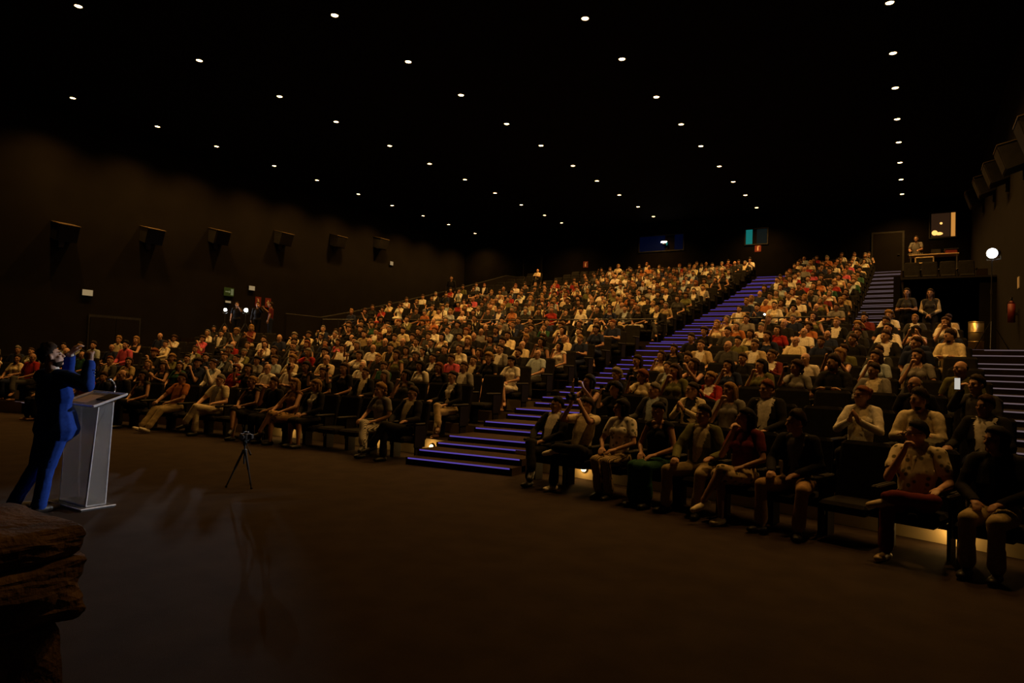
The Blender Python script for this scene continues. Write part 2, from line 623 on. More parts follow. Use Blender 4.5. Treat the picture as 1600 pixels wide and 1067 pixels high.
for c, (w, us) in enumerate(zip(LIGHT_W, LIGHT_U)):
    for i, u in enumerate(us):
        t = thing('ceiling_light', f'glowing round ceiling lamp, {ORD[i + 1]} from the stage in the {COLNAME[c]}', 'ceiling light', (w, u, ZC + 0.02),
                  group='round lamps in the dark ceiling')
        put('trim_ring', ring_me, t)
        put('lens', lens_me, t)
        put('light', light_data, t, (0, 0, -0.06))

# ------------------------------------------------------------------ people: one continuous body per pose, clothes as shells over it
def V(*a):
    return np.array(a, float)


def rotz(t):
    c, s = math.cos(t), math.sin(t)
    return np.array([[c, -s, 0], [s, c, 0], [0, 0, 1.0]])


def rotx(t):
    c, s = math.cos(t), math.sin(t)
    return np.array([[1.0, 0, 0], [0, c, -s], [0, s, c]])


def roty(t):
    c, s = math.cos(t), math.sin(t)
    return np.array([[c, 0, s], [0, 1.0, 0], [-s, 0, c]])


class Prims:
    """tapered capsules and ellipsoids that are fused into one surface; each carries the label of what covers it"""

    def __init__(s):
        s.p = []

    def cap(s, a, b_, r1, r2, lab, asp=1.0, side=(1, 0, 0)):
        s.p.append(('c', V(*a), V(*b_), r1, r2, lab, asp, V(*side)))

    def ell(s, c, r, lab, R=np.eye(3)):
        s.p.append(('e', V(*c), V(*r), np.array(R), None, lab, 1, None))

    def geometry(s):
        vs, fs, o = [], [], 0
        su, sf = usphere(12, 8)
        su = np.array(su)
        for p in s.p:
            if p[0] == 'e':
                v = (su * p[2]) @ p[3].T + p[1]
                f = sf
            else:
                _, a, b_, r1, r2, lab, asp, side = p
                d = b_ - a
                L = np.linalg.norm(d) + 1e-9
                z = d / L
                x = side - z * side.dot(z)
                if np.linalg.norm(x) < 1e-3:
                    x = np.cross(z, V(0, 1, 0.01))
                x /= np.linalg.norm(x)
                y = np.cross(z, x)
                seg = 12
                rings = [(-r1 * math.cos(q), r1 * math.sin(q)) for q in (0.45, 0.95, math.pi / 2)] + \
                        [(L + r2 * math.cos(q), r2 * math.sin(q)) for q in (math.pi / 2, 0.95, 0.45)]
                v = [a - z * r1]
                for (zz, rr) in rings:
                    for i in range(seg):
                        t = 2 * math.pi * i / seg
                        v.append(a + z * zz + rr * (math.cos(t) * x * asp + math.sin(t) * y))
                v.append(b_ + z * r2)
                n_ = len(rings)
                f = []
                for i in range(seg):
                    j = (i + 1) % seg
                    f.append((0, 1 + j, 1 + i))
                    for k in range(n_ - 1):
                        f.append((1 + k * seg + i, 1 + k * seg + j, 1 + (k + 1) * seg + j, 1 + (k + 1) * seg + i))
                    f.append((len(v) - 1, 1 + (n_ - 1) * seg + i, 1 + (n_ - 1) * seg + j))
                v = np.array(v)
            vs.append(v)
            fs += [tuple(i + o for i in q) for q in f]
            o += len(v)
        return np.concatenate(vs), fs

    def labels(s, P):
        best = np.full(len(P), 1e9)
        lab = np.zeros(len(P), int)
        for i, p in enumerate(s.p):
            if p[0] == 'e':
                q = (P - p[1]) @ p[3] / p[2]
                d = (np.linalg.norm(q, axis=1) - 1) * p[2].min()
            else:
                _, a, b_, r1, r2, l_, asp, side = p
                ab = b_ - a
                t = np.clip((P - a) @ ab / (ab @ ab + 1e-9), 0, 1)
                dv = P - (a + t[:, None] * ab)
                if asp != 1:
                    z = ab / (np.linalg.norm(ab) + 1e-9)
                    x = side - z * side.dot(z)
                    x /= np.linalg.norm(x)
                    k = dv @ x
                    dv = dv + np.outer(k / asp - k, x)
                d = np.linalg.norm(dv, axis=1) - (r1 + (r2 - r1) * t)
            m_ = d < best
            best[m_] = d[m_]
            lab[m_] = i
        return [s.p[i][5] for i in lab]


TMP = bpy.data.objects.new('tmp', bpy.data.meshes.new('tmp'))
COL.objects.link(TMP)


def fuse(pr, voxel, smooth_it, ratio):
    v, f = pr.geometry()
    me = bpy.data.meshes.new('tmp')
    me.from_pydata(v.tolist(), [], f)
    TMP.data = me
    TMP.modifiers.clear()
    r_ = TMP.modifiers.new('r', 'REMESH')
    r_.mode = 'VOXEL'
    r_.voxel_size = voxel
    if smooth_it:
        s_ = TMP.modifiers.new('s', 'SMOOTH')
        s_.factor = 0.5
        s_.iterations = smooth_it
    if ratio < 1:
        d_ = TMP.modifiers.new('d', 'DECIMATE')
        d_.ratio = ratio
    dg = bpy.context.evaluated_depsgraph_get()
    dg.update()
    ev = TMP.evaluated_get(dg)
    em = ev.to_mesh()
    n_ = len(em.vertices)
    P = np.empty(n_ * 3)
    em.vertices.foreach_get('co', P)
    P = P.reshape(-1, 3)
    N = np.empty(n_ * 3)
    em.vertices.foreach_get('normal', N)
    N = N.reshape(-1, 3)
    F_ = [tuple(p.vertices) for p in em.polygons]
    ev.to_mesh_clear()
    return P, N, F_


def arm(pr, s, S, E_, W_, hand, sleeve, up_lab, r=1.0, curl=0.5, lod=0, palm=None):
    """shoulder, elbow, wrist, hand direction; sleeve: how far the cloth reaches"""
    S, E_, W_ = V(*S), V(*E_), V(*W_)
    ua = up_lab if sleeve in ('short', 'long') else 'skin'
    fa = up_lab if sleeve == 'long' else 'skin'
    k = 1.12 if sleeve != 'none' else 1.0
    pr.cap(S, S + (E_ - S) * 0.6, .056 * r * k, .050 * r * k, ua)
    pr.cap(S + (E_ - S) * 0.6, E_, .047 * r, .042 * r, fa if sleeve == 'long' else 'skin')
    pr.cap(E_, W_, .042 * r * (1.12 if sleeve == 'long' else 1), .028 * r * (1.25 if sleeve == 'long' else 1), fa)
    h = V(*hand)
    h /= np.linalg.norm(h)
    if palm is None:
        palm = V(0, 0, -1) if abs(h[2]) < .8 else V(-s, 0, 0)
    sd = np.cross(h, palm)
    sd /= np.linalg.norm(sd) + 1e-9
    pn = np.cross(sd, h)
    pc = W_ + h * .05
    pr.cap(W_ + h * .012, W_ + h * .085, .022, .022, 'skin', 1.75, sd)
    for i, (off, ln) in enumerate(((-.030, .068), (-.010, .078), (.011, .074), (.030, .058))):
        b0 = W_ + h * .085 + sd * off
        d1 = h * math.cos(curl) + pn * math.sin(curl)
        b1 = b0 + d1 * ln * .55
        d2 = h * math.cos(curl * 2.2) + pn * math.sin(curl * 2.2)
        b2 = b1 + d2 * ln * .5
        pr.cap(b0, b1, .0100, .0092, 'skin')
        pr.cap(b1, b2, .0092, .0080, 'skin')
    th = -1 if s > 0 else 1
    t0 = W_ + h * .03 + sd * (.030 * th)
    t1 = t0 + h * .032 + sd * (.026 * th) + pn * .012
    t2 = t1 + h * .034 + pn * .014
    pr.cap(t0, t1, .0125, .011, 'skin')
    pr.cap(t1, t2, .011, .009, 'skin')


def head(pr, C, R, fem=False, beard=False):
    """face looks along -y of R"""
    def q(x, y, z):
        return C + R @ V(x, y, z)
    pr.ell(C + R @ V(0, .012, .022), (.074, .094, .094), 'skin', R)
    pr.ell(C + R @ V(0, -.022, -.035), (.060 if fem else .064, .066, .078), 'skin', R)
    pr.ell(C + R @ V(0, -.062, -.092), (.026 if fem else .032, .024, .022), 'skin', R)        # chin
    pr.cap(q(0, -.088, .012), q(0, -.106, -.026), .009, .014, 'skin')                          # nose
    pr.cap(q(-.030, -.079, .028), q(.030, -.079, .028), .012, .012, 'skin')                    # brow
    pr.ell(C + R @ V(0, -.083, -.056), (.024, .014, .011), 'skin', R)                          # mouth
    for s in (-1, 1):
        pr.ell(C + R @ V(s * .044, -.058, -.018), (.020, .022, .018), 'skin', R)               # cheek
        pr.ell(C + R @ V(s * .078, .012, -.004), (.012, .020, .030), 'skin', R)                # ear


def hair_mesh(style, seed=0, lod=0):
    """in head coordinates; one closed skull cap plus what hangs from it"""
    rg = np.random.default_rng(seed)
    seg, rings = (22, 14) if lod == 0 else (10, 7)
    v, f = usphere(seg, rings)
    v = np.array(v)
    n_ = v.copy()
    jag = np.sin(n_ @ rg.normal(0, 13, (3, 4)) + rg.uniform(0, 6, 4)).mean(1)
    mask = n_[:, 1] * 0.60 + n_[:, 2] * 1.0 + .36 * np.clip(n_[:, 1], 0, 1) + 0.02 + .16 * jag
    k = np.clip(mask / 0.16, 0, 1)
    th = {'short': .013, 'bald': -.002, 'long': .017, 'bob': .022, 'bun': .011, 'curly': .034, 'crop': .009, 'swept': .018}[style]
    if style == 'bald':
        k = np.clip((n_[:, 1] * 1.0 - abs(n_[:, 2]) * 1.2 + .1) / .3, 0, 1)
        th = .004
    ns = np.sin(n_ @ rg.normal(0, 9, (3, 6)) + rg.uniform(0, 6, 6)).mean(1) + .6 * np.sin(n_ @ rg.normal(0, 20, (3, 5)) + rg.uniform(0, 6, 5)).mean(1)
    amp = .014 if style == 'curly' else .008
    r_ = V(.076, .096, .097) if lod == 0 else V(.084, .103, .106)
    P = n_ * (r_ * 1.0 + (th + ns * amp)[:, None] * 1.0 if np.ndim(ns) else r_)
    P = n_ * r_ + n_ * ((th + ns * amp) * k - .022 * (1 - k))[:, None]
    P += V(0, .012, .022)
    if style in ('short', 'swept', 'crop'):
        P[:, 2] += k * np.clip(n_[:, 2], 0, 1) * (.012 if style != 'swept' else .026) * (1 + .8 * ns)
    mb = MB().add(P, f)

    def lock(a, b_, r1, r2, asp=1.0, side=(1, 0, 0)):
        pr = Prims()
        pr.cap(a, b_, r1, r2, 'h', asp, side)
        vv, ff = pr.geometry()
        vv += np.sin(vv @ rg.normal(0, 40, (3, 3)) + rg.uniform(0, 6, 3)) * .004
        mb.add(vv, ff)
    if style == 'long':
        lock((0, .075, .03), (0, .085, -.21), .060, .040, 1.35)
        for s in (-1, 1):
            lock((s * .070, .02, .04), (s * .082, .025, -.17), .026, .022)
            lock((s * .074, .045, .03), (s * .075, .0, -.24), .024, .015)
    elif style == 'bob':
        lock((0, .070, .03), (0, .062, -.10), .056, .050, 1.4)
        for s in (-1, 1):
            lock((s * .074, .01, .03), (s * .078, .0, -.085), .026, .026)
    elif style == 'bun':
        mb.ball((0, .120, .060), (.042, .040, .040), 10, 8)
    elif style == 'curly':
        for q in range(14):
            t = rg.uniform(0, math.pi)
            mb.ball((.088 * math.cos(t), .035 + .07 * abs(math.sin(t)), rg.uniform(-.08, .06)), rg.uniform(.024, .036), 8, 6)
    return np.array(mb.v), mb.f


def seated(spec):
    """fill a Prims with a sitting figure; y- is where it looks, the seat is at y = 0; returns the head frame"""
    g = spec.get
    pr = Prims()
    fem = g('fem', False)
    lean = g('lean', 0.0)              # forward positive
    slw = g('sway', 0.0)
    top, sl, bot = g('top', 'tee'), g('sleeve', 'short'), g('bottom', 'trousers')
    w_ = 0.92 if fem else 1.0
    w_ *= g('bulk', 1.0)
    hz = 0.52

    def T(x, y, z):                     # torso lean about the hips
        dz = z - hz
        a = math.radians(8) - lean
        return V(x + slw * dz, y + math.sin(a) * dz, hz + math.cos(a) * dz)
    B = 'bottom'
    Tp = 'top'
    pr.cap(T(-.075, .0, hz), T(.075, .0, hz), .115 * w_, .115 * w_, B)
    pr.cap(T(0, .0, hz + .08), T(0, .0, hz + .25), .108 * w_, .112 * w_, Tp, 1.32, (1, 0, 0))
    pr.cap(T(0, .0, hz + .25), T(0, .01, hz + .42), .112 * w_, .098 * w_, Tp, 1.50 if not fem else 1.38, (1, 0, 0))
    if g('belly'):
        pr.ell(T(0, -.07, hz + .14), (.14, .12, .13), Tp)
    if fem:
        for s in (-1, 1):
            pr.ell(T(s * .060, -.068, hz + .34), (.066, .056, .066), Tp)
    tank = sl == 'none'
    sh = [T(s * .165 * w_, .012, hz + .475) for s in (-1, 1)]
    for s, S in zip((-1, 1), sh):
        pr.cap(T(s * .06, .012, hz + .50), S, .052, .054 * w_, Tp if not (tank and g('strapless')) else 'skin')
    nb = T(0, .012, hz + .50)
    hp, hy, hr = g('pitch', 0.0), g('yaw', 0.0), g('roll', 0.0)
    R = rotz(hy) @ rotx(hp) @ roty(hr)
    C = T(0, .0, hz + .665) + V(0, -.012, 0)
    C = C + V(0.03 * math.sin(hy), -.02 * math.cos(hy), 0)
    pr.cap(nb, C + R @ V(0, .02, -.05), .056 if not fem else .048, .050 if not fem else .044, 'skin')
    head(pr, C, R, fem)
    # arms
    for s, S, pose in ((-1, sh[0], g('ra', 'lap')), (1, sh[1], g('la', 'lap'))):
        A = dict(
            lap=((.255, -.03, .73), (.10, -.24, .645), (-.35, -.8, -.15), .35),
            rest=((.285, .02, .72), (.275, -.23, .70), (0, -1, -.05), .25),
            knee=((.25, -.12, .75), (.13, -.36, .66), (-.2, -.9, -.25), .5),
            chin=((.20, -.15, .74), (.055, -.165, 1.02), (-.30, -.05, .9), .9),
            cross=((.25, -.06, .75), (-.03, -.19, .79), (-.95, -.1, .12), .3),
            phone=((.21, -.20, .88), (.09, -.33, 1.10), (-.25, -.25, .9), .8),
            camera=((.23, -.18, .98), (.085, -.20, 1.20), (-.35, -.25, .85), .9),
            clap=((.24, -.10, .76), (.045, -.27, .88), (-.2, -.5, .8), .15),
            raised=((.27, -.10, 1.14), (.20, -.18, 1.38), (0, -.1, 1), .4),
            hug=((.25, -.10, .76), (.02, -.34, .68), (-.9, -.35, .05), .4),
            head=((.30, -.02, 1.14), (.12, -.01, 1.26), (-.7, .1, .35), .5),
            down=((.26, .0, .74), (.22, -.22, .60), (0, -.8, -.4), .4),
        )[pose]
        E_, W_, h, cu = A
        E_ = V(s * E_[0], E_[1], E_[2])
        W_ = V(s * W_[0], W_[1], W_[2])
        if pose not in ('lap', 'rest', 'knee', 'hug', 'down'):   # free arms go with the lean of the chest
            off = T(0, 0, hz + .5) - V(0, math.sin(math.radians(8)) * .5, hz + math.cos(math.radians(8)) * .5)
            E_, W_ = E_ + off * .8, W_ + off
        arm(pr, s, S, E_, W_, (s * h[0], h[1], h[2]), sl, Tp, w_ if not fem else .86, cu)
    # legs
    lp = g('legs', 'straight')
    hip = {s: V(s * .095, -.02, .50) for s in (-1, 1)}
    if lp == 'straight':
        L = {s: (V(s * .105, -.43, .505), V(s * .11, -.42, .095), V(0, -1, 0)) for s in (-1, 1)}
    elif lp == 'tucked':
        L = {s: (V(s * .085, -.42, .50), V(s * .08, -.32, .095), V(0, -1, -.1)) for s in (-1, 1)}
    elif lp == 'apart':
        L = {s: (V(s * .225, -.40, .505), V(s * .20, -.44, .095), V(s * .35, -1, 0)) for s in (-1, 1)}
    elif lp == 'extended':
        L = {s: (V(s * .11, -.44, .48), V(s * .10, -.74, .11), V(0, -1, .35)) for s in (-1, 1)}
    elif lp in ('crossr', 'crossl'):
        c = -1 if lp == 'crossr' else 1           # this leg goes over the other
        L = {-c: (V(-c * .06, -.43, .50), V(-c * .03, -.46, .095), V(-c * .1, -1, 0)),
             c: (V(-c * .03, -.47, .615), V(-c * .17, -.60, .27), V(-c * .45, -.8, -.35))}
    elif lp in ('fourr', 'fourl'):
        c = -1 if lp == 'fourr' else 1
        L = {-c: (V(-c * .10, -.43, .505), V(-c * .10, -.46, .095), V(-c * .1, -1, 0)),
             c: (V(c * .27, -.40, .60), V(-c * .10, -.47, .60), V(-c * .8, -.35, -.25))}
    lb = {'trousers': (B, B), 'shorts': (B, 'skin'), 'skirt': (B, 'skin'), 'longskirt': (B, B), 'bare': (B, 'skin')}[bot]
    kf = 0.94 if fem else 1.0
    for s in (-1, 1):
        K, A_, d = L[s]
        pr.cap(hip[s], K, .092 * kf, .064 * kf, lb[0])
        sk = A_ + (K - A_) * .12
        pr.cap(K, sk, .060 * kf, .046 * kf if lb[1] != 'skin' else .036, lb[1])
        if lb[1] != 'skin':
            pr.cap(K + (A_ - K) * .55, sk, .056, .060, lb[1])
        else:
            pr.ell(K + (A_ - K) * .34 + V(0, .018, 0), (.050 * kf, .052 * kf, .10), 'skin')
        pr.cap(sk, A_, .034, .036, 'skin' if lb[1] == 'skin' else lb[1])
        d = d / np.linalg.norm(d)
        u_ = V(0, 0, 1)
        sd = np.cross(d, u_)
        dn = -(u_ - d * u_.dot(d))
        dn /= np.linalg.norm(dn)
        shl = 'shoe' + ('r' if s < 0 else 'l')
        base = A_ + dn * .055
        pr.cap(base - d * .035, base + d * .085, .036, .034, shl, 1.10, sd)
        pr.cap(base + d * .085, base + d * .165, .034, .026, shl, 1.30, sd)
    if bot in ('skirt', 'longskirt'):
        m_ = (L[-1][0] + L[1][0]) / 2
        pr.cap(V(0, -.10, .51), V(m_[0], m_[1] + .05, m_[2] - .01), .10, .085, B, 1.75, (1, 0, 0))
        if bot == 'longskirt':
            a_ = (L[-1][1] + L[1][1]) / 2
            pr.cap(V(m_[0], m_[1] + .02, m_[2] - .03), V(a_[0], a_[1] + .03, .17), .09, .10, B, 1.55, (1, 0, 0))
    return pr, C, R


def standing(spec):
    g = spec.get
    pr = Prims()
    fem = g('fem', False)
    w_ = .92 if fem else 1.0
    sl, Tp, B = g('sleeve', 'short'), 'top', 'bottom'
    pr.cap(V(-.075, 0, .92), V(.075, 0, .92), .105 * w_, .105 * w_, B)
    pr.cap(V(0, 0, .98), V(0, 0, 1.16), .095 * w_, .105 * w_, Tp, 1.32)
    pr.cap(V(0, 0, 1.16), V(0, .01, 1.32), .110 * w_, .098 * w_, Tp, 1.5 if not fem else 1.38)
    if fem:
        for s in (-1, 1):
            pr.ell(V(s * .060, -.068, 1.24), (.064, .054, .064), Tp)
    R = rotz(g('yaw', 0)) @ rotx(g('pitch', 0))
    C = V(0, -.02, 1.60)
    for s in (-1, 1):
        S = V(s * .165 * w_, .01, 1.39)
        pr.cap(V(s * .06, .01, 1.41), S, .05, .053 * w_, Tp)
        pose = g('ra' if s < 0 else 'la', 'side')
        E_, W_, h, cu = dict(
            side=((.235, .02, 1.12), (.25, -.05, .88), (0, -.15, -1), .3),
            cross=((.24, -.05, 1.12), (-.03, -.18, 1.14), (-.95, -.1, .05), .3),
            front=((.22, -.02, 1.12), (.04, -.20, 1.00), (-.7, -.3, -.4), .4),
            desk=((.23, -.08, 1.14), (.15, -.30, 1.08), (-.1, -.9, -.2), .5),
            lamp=((.26, -.16, 1.28), (.18, -.36, 1.45), (0, -.5, .8), .9),
        )[pose]
        arm(pr, s, S, (s * E_[0], E_[1], E_[2]), (s * W_[0], W_[1], W_[2]), (s * h[0], h[1], h[2]), sl, Tp, w_ if not fem else .86, cu)
        H_, K, A_ = V(s * .09, 0, .88), V(s * .10, -.02, .49), V(s * .105, .01, .09)
        pr.cap(H_, K, .088, .062, B)
        pr.cap(K, A_ + V(0, 0, .04), .058, .050, B)
        pr.cap(A_ + V(0, 0, .04), A_, .05, .045, B)
        shl = 'shoe' + ('r' if s < 0 else 'l')
        pr.cap(V(s * .105, .03, .04), V(s * .11, -.09, .036), .038, .036, shl, 1.1)
        pr.cap(V(s * .11, -.09, .036), V(s * .115, -.17, .028), .036, .028, shl, 1.2)
    pr.cap(V(0, .01, 1.42), C + R @ V(0, .02, -.05), .052, .047, 'skin')
    head(pr, C, R, fem)
    return pr, C, R


def wrinkle(P, seed):
    rg = np.random.default_rng(seed)
    k = rg.normal(0, 22, (3, 7))
    k[2] *= 1.4
    return np.sin(P @ k + rg.uniform(0, 6, 7)).mean(1)


def sub_mesh(name, P, F_, mat):
    used = sorted({i for f in F_ for i in f})
    mp = {a: i for i, a in enumerate(used)}
    me = bpy.data.meshes.new(name)
    me.from_pydata(P[used].tolist(), [], [tuple(mp[i] for i in f) for f in F_])
    me.update()
    me.materials.append(M[mat])
    me.polygons.foreach_set('use_smooth', [True] * len(me.polygons))
    return me


def person_meshes(spec, builder=seated, voxel=.012, smooth_it=3, ratio=.35):
    pr, C, R = builder(spec)
    P, N, F_ = fuse(pr, voxel, smooth_it, ratio)
    cen = np.array([P[list(f)].mean(0) for f in F_])
    lab = pr.labels(cen)
    if spec.get('open'):                          # open jacket: a wedge of shirt shows in front
        for i, (c, l_) in enumerate(zip(cen, lab)):
            if l_ == 'top' and abs(c[0]) < .028 + .075 * max(0, (c[2] - spec['open'])) / .4 and c[2] > spec['open']:
                hw = P[F_[i][0]]
                nf = N[list(F_[i])].mean(0)
                if nf[1] < -.35:
                    lab[i] = 'shirt'
    neck = spec.get('neck', 0)
    if neck:                                       # low neckline leaves skin bare
        for i, (c, l_) in enumerate(zip(cen, lab)):
            if l_ == 'top' and c[2] > C[2] - neck and N[F_[i][0]][1] < -.1 and abs(c[0] - C[0]) < .09:
                lab[i] = 'skin'
    out = {}
    sk = sub_mesh('body', P, F_, 'skin')
    out['body'] = sk
    names = {'top': spec.get('topname', 'shirt'), 'bottom': spec.get('botname', 'trousers'), 'shirt': 'shirt_front', 'shoer': 'shoe', 'shoel': 'shoe'}
    offs = {'top': .011, 'bottom': .011, 'shirt': .006, 'shoer': .006, 'shoel': .006}
    wr = wrinkle(P, spec.get('seed', 1))
    for l_ in ('bottom', 'top', 'shirt', 'shoer', 'shoel'):
        fs = [f for f, a in zip(F_, lab) if a == l_]
        if len(fs) < 4:
            continue
        amp = .007 if l_ in ('top', 'bottom') else 0
        Q = P + N * (offs[l_] + amp * wr)[:, None] if amp else P + N * offs[l_]
        mat = 'leather' if l_.startswith('shoe') else spec.get(l_ + 'mat', 'cloth')
        out[l_] = (names[l_], sub_mesh(names[l_], Q, fs, mat))
    hv, hf = hair_mesh(spec.get('hair', 'short'), spec.get('seed', 1))
    bv, bf = usphere(8, 6)
    for s in (-1, 1):                              # eyebrows
        hf = list(hf) + [tuple(i + len(hv) for i in f) for f in bf]
        hv = np.concatenate([hv, np.array(bv) * V(.020, .005, .004) + V(s * .033, -.091, .031)])
    hv = hv @ R.T + C
    out['hair'] = ('hair', sub_mesh('hair', hv, hf, 'hair'))
    # eyes
    for s in (-1, 1):
        vv, ff = usphere(8, 6)
        out['eyer' if s < 0 else 'eyel'] = ('eye', MB().add((np.array(vv) * V(.013, .007, .007)) @ R.T + (C + R @ V(s * .031, -.080, .006)), ff).mesh('eye', 'eye', True))
    if spec.get('glasses'):
        mb = MB()
        for s in (-1, 1):
            pts = []
            for i in range(13):
                t = 2 * math.pi * i / 12
                pts.append(C + R @ V(s * .034 + .025 * math.cos(t), -.104, .004 + .019 * math.sin(t)))
            mb.path(pts, .0028, 5)
            mb.tube(C + R @ V(s * .060, -.102, .010), C + R @ V(s * .083, .01, .012), .0028, seg=5)
        out['glasses'] = ('glasses', mb.mesh('glasses', 'black', True))
    if spec.get('beard'):
        mb = MB()
        vv, ff = usphere(14, 10)
        vv = np.array(vv)
        k = np.clip((-vv[:, 2] - .38) / .25, 0, 1)
        q = vv * V(.066, .070, .082) + vv * (.005 * k - .02 * (1 - k))[:, None] + V(0, -.024, -.035)
        q = q @ R.T + C
        mb.add(q, ff)
        out['beard'] = ('beard', mb.mesh('beard', 'hair', True))
    out['C'], out['R'] = C, R
    return out


SKINS = [(0.50, 0.28, 0.18), (0.43, 0.235, 0.145), (0.56, 0.33, 0.22), (0.34, 0.18, 0.11), (0.52, 0.29, 0.19)]
HAIRS = {'black': (0.012, 0.009, 0.007), 'dark': (0.03, 0.018, 0.011), 'brown': (0.050, 0.025, 0.012), 'blond': (0.30, 0.17, 0.06), 'grey': (0.20, 0.18, 0.155),
         'red': (0.20, 0.06, 0.02)}
CLOTHS = {'black': (0.010, 0.010, 0.011), 'dark grey': (0.05, 0.05, 0.052), 'white': (0.78, 0.74, 0.66), 'cream': (0.72, 0.62, 0.42), 'beige': (0.50, 0.38, 0.22),
          'navy': (0.015, 0.022, 0.06), 'red': (0.30, 0.018, 0.014), 'pink': (0.60, 0.10, 0.16), 'olive': (0.13, 0.13, 0.05), 'grey': (0.22, 0.21, 0.20),
          'brown': (0.16, 0.075, 0.035), 'tan': (0.40, 0.25, 0.12), 'pale blue': (0.40, 0.48, 0.56), 'green': (0.02, 0.08, 0.045), 'maroon': (0.13, 0.018, 0.018),
          'orange': (0.42, 0.15, 0.05), 'khaki': (0.36, 0.28, 0.15)}


def dress(out, name, label, loc, rz, skin, cols, cat='person', group=None, scale=1.0, drop=()):
    """link a person: the body is the thing, clothes and hair are its parts"""
    b_ = put(name, out['body'], None, loc)
    b_.rotation_euler = (0, 0, rz)
    b_.scale = (scale, scale, scale)
    b_.color = (*skin, 1)
    tag(b_, label, cat, group)
    for k in ('bottom', 'top', 'shirt', 'shoer', 'shoel', 'hair', 'eyer', 'eyel', 'glasses', 'beard'):
        if k not in out or k in drop:
            continue
        nm, me = out[k]
        o = put(nm, me, b_)
        o.color = (*cols.get(k, cols.get('shoe', (0.02, 0.02, 0.02)) if k.startswith('shoe') else (cols['hair'] if k == 'beard' else (0.1, 0.1, 0.1))), 1)
    return b_

# ------------------------------------------------------------------ seats
def seat_parts():
    out = []
    # backrest, leaning back a little, with a soft rounded top
    mb = MB()
    n_ = 6
    prof = []
    for z in np.linspace(0, 1, n_):
        prof.append((.215 + .13 * z, .34 + .64 * z, .265 - .012 * z ** 3))
    v, f = [], []
    for (y, z, hx) in prof:
        v += [(-hx, y + .02, z), (-hx + .03, y, z), (0, y - .004, z), (hx - .03, y, z), (hx, y + .02, z), (hx, y + .085, z), (hx - .02, y + .10, z), (-hx + .02, y + .10, z), (-hx, y + .085, z)]
    y, z, hx = prof[-1]
    hx -= .03
    v += [(-hx, y + .03, z + .035), (-hx + .03, y + .02, z + .04), (0, y + .02, z + .042), (hx - .03, y + .02, z + .04), (hx, y + .03, z + .035), (hx, y + .07, z + .035), (hx - .02, y + .08, z + .035),
          (-hx + .02, y + .08, z + .035), (-hx, y + .07, z + .035)]
    for k in range(n_):
        for i in range(9):
            a, c = k * 9 + i, k * 9 + (i + 1) % 9
            f.append((a, c, c + 9, a + 9))
    f += [tuple(range(8, -1, -1)), tuple(range(n_ * 9, n_ * 9 + 9))]
    out.append(('backrest', mb.add(v, f).mesh('backrest', 'seat', False)))
    mb = MB()
    mb.box(-.245, .245, -.27, .23, .31, .425, .035)
    out.append(('cushion', mb.mesh('cushion', 'seat')))
    arm_me = []
    for s in (-1, 1):
        mb = MB()
        mb.box(s * .285 - .024, s * .285 + .024, -.24, .24, .60, .645, .014)
        mb.box(s * .285 - .014, s * .285 + .014, -.02, .24, .22, .60)
        out.append(('armrest', mb.mesh('armrest', 'arm')))
    mb = MB()
    mb.box(-.28, -.25, .02, .20, .0, .34)
    mb.box(.25, .28, .02, .20, .0, .34)
    mb.box(-.25, .25, .08, .12, .27, .32)
    out.append(('stand', mb.mesh('stand', 'arm')))
    return out


SEAT_PARTS = seat_parts()

LEFT_ROWS = lambda x: np.interp(x, [0, 100, 200, 260, 330, 480, 540], [2.5, 3.2, 4.4, 5.4, 7.0, 8.0, 9.5])
SEATS = []
for r, (F, h, us) in enumerate(ROWS):
    low = r < NLOW
    blocks = []
    if low:
        blocks.append(('right', [-4.64 + .585 * i for i in range(10)]))
    else:
        blocks.append(('right', [-4.95 + .585 * i for i in range(6)]))
    blocks.append(('mid', [-7.74 - .585 * i for i in range(19)]))
    blocks.append(('left', [-20.85 - .585 * i for i in range(12 if low else 2)]))
    for bl, ws in blocks:
        for i, w in enumerate(ws):
            u = arc(us, w)
            px, py, z = project((w, u, h + .8))
            if z < 1 or px < -60 or px > 1650:
                continue
            if low and r > LEFT_ROWS(px):            # the low rows end in a slanting line towards the left door
                continue
            SEATS.append(dict(r=r, b=bl, i=i, w=w, u=u, h=h, a=face_angle(us, w), d=z, px=px))


def place_words(s):
    k = ORD[s['i'] + 1]
    row = ORD[s['r'] + 1] + ' row'
    if s['b'] == 'right':
        return f"{row}, {k} seat right of purple stairs"
    if s['b'] == 'mid':
        return f"{row}, {k} seat left of purple stairs"
    return f"{row}, {k} seat beyond far left aisle"


SEATS.sort(key=lambda s: s['d'])
rs = random.Random(5)
# who sits where
CUSTOM = {}


def cust(b_, i, **k):
    CUSTOM[(0, b_, i)] = k


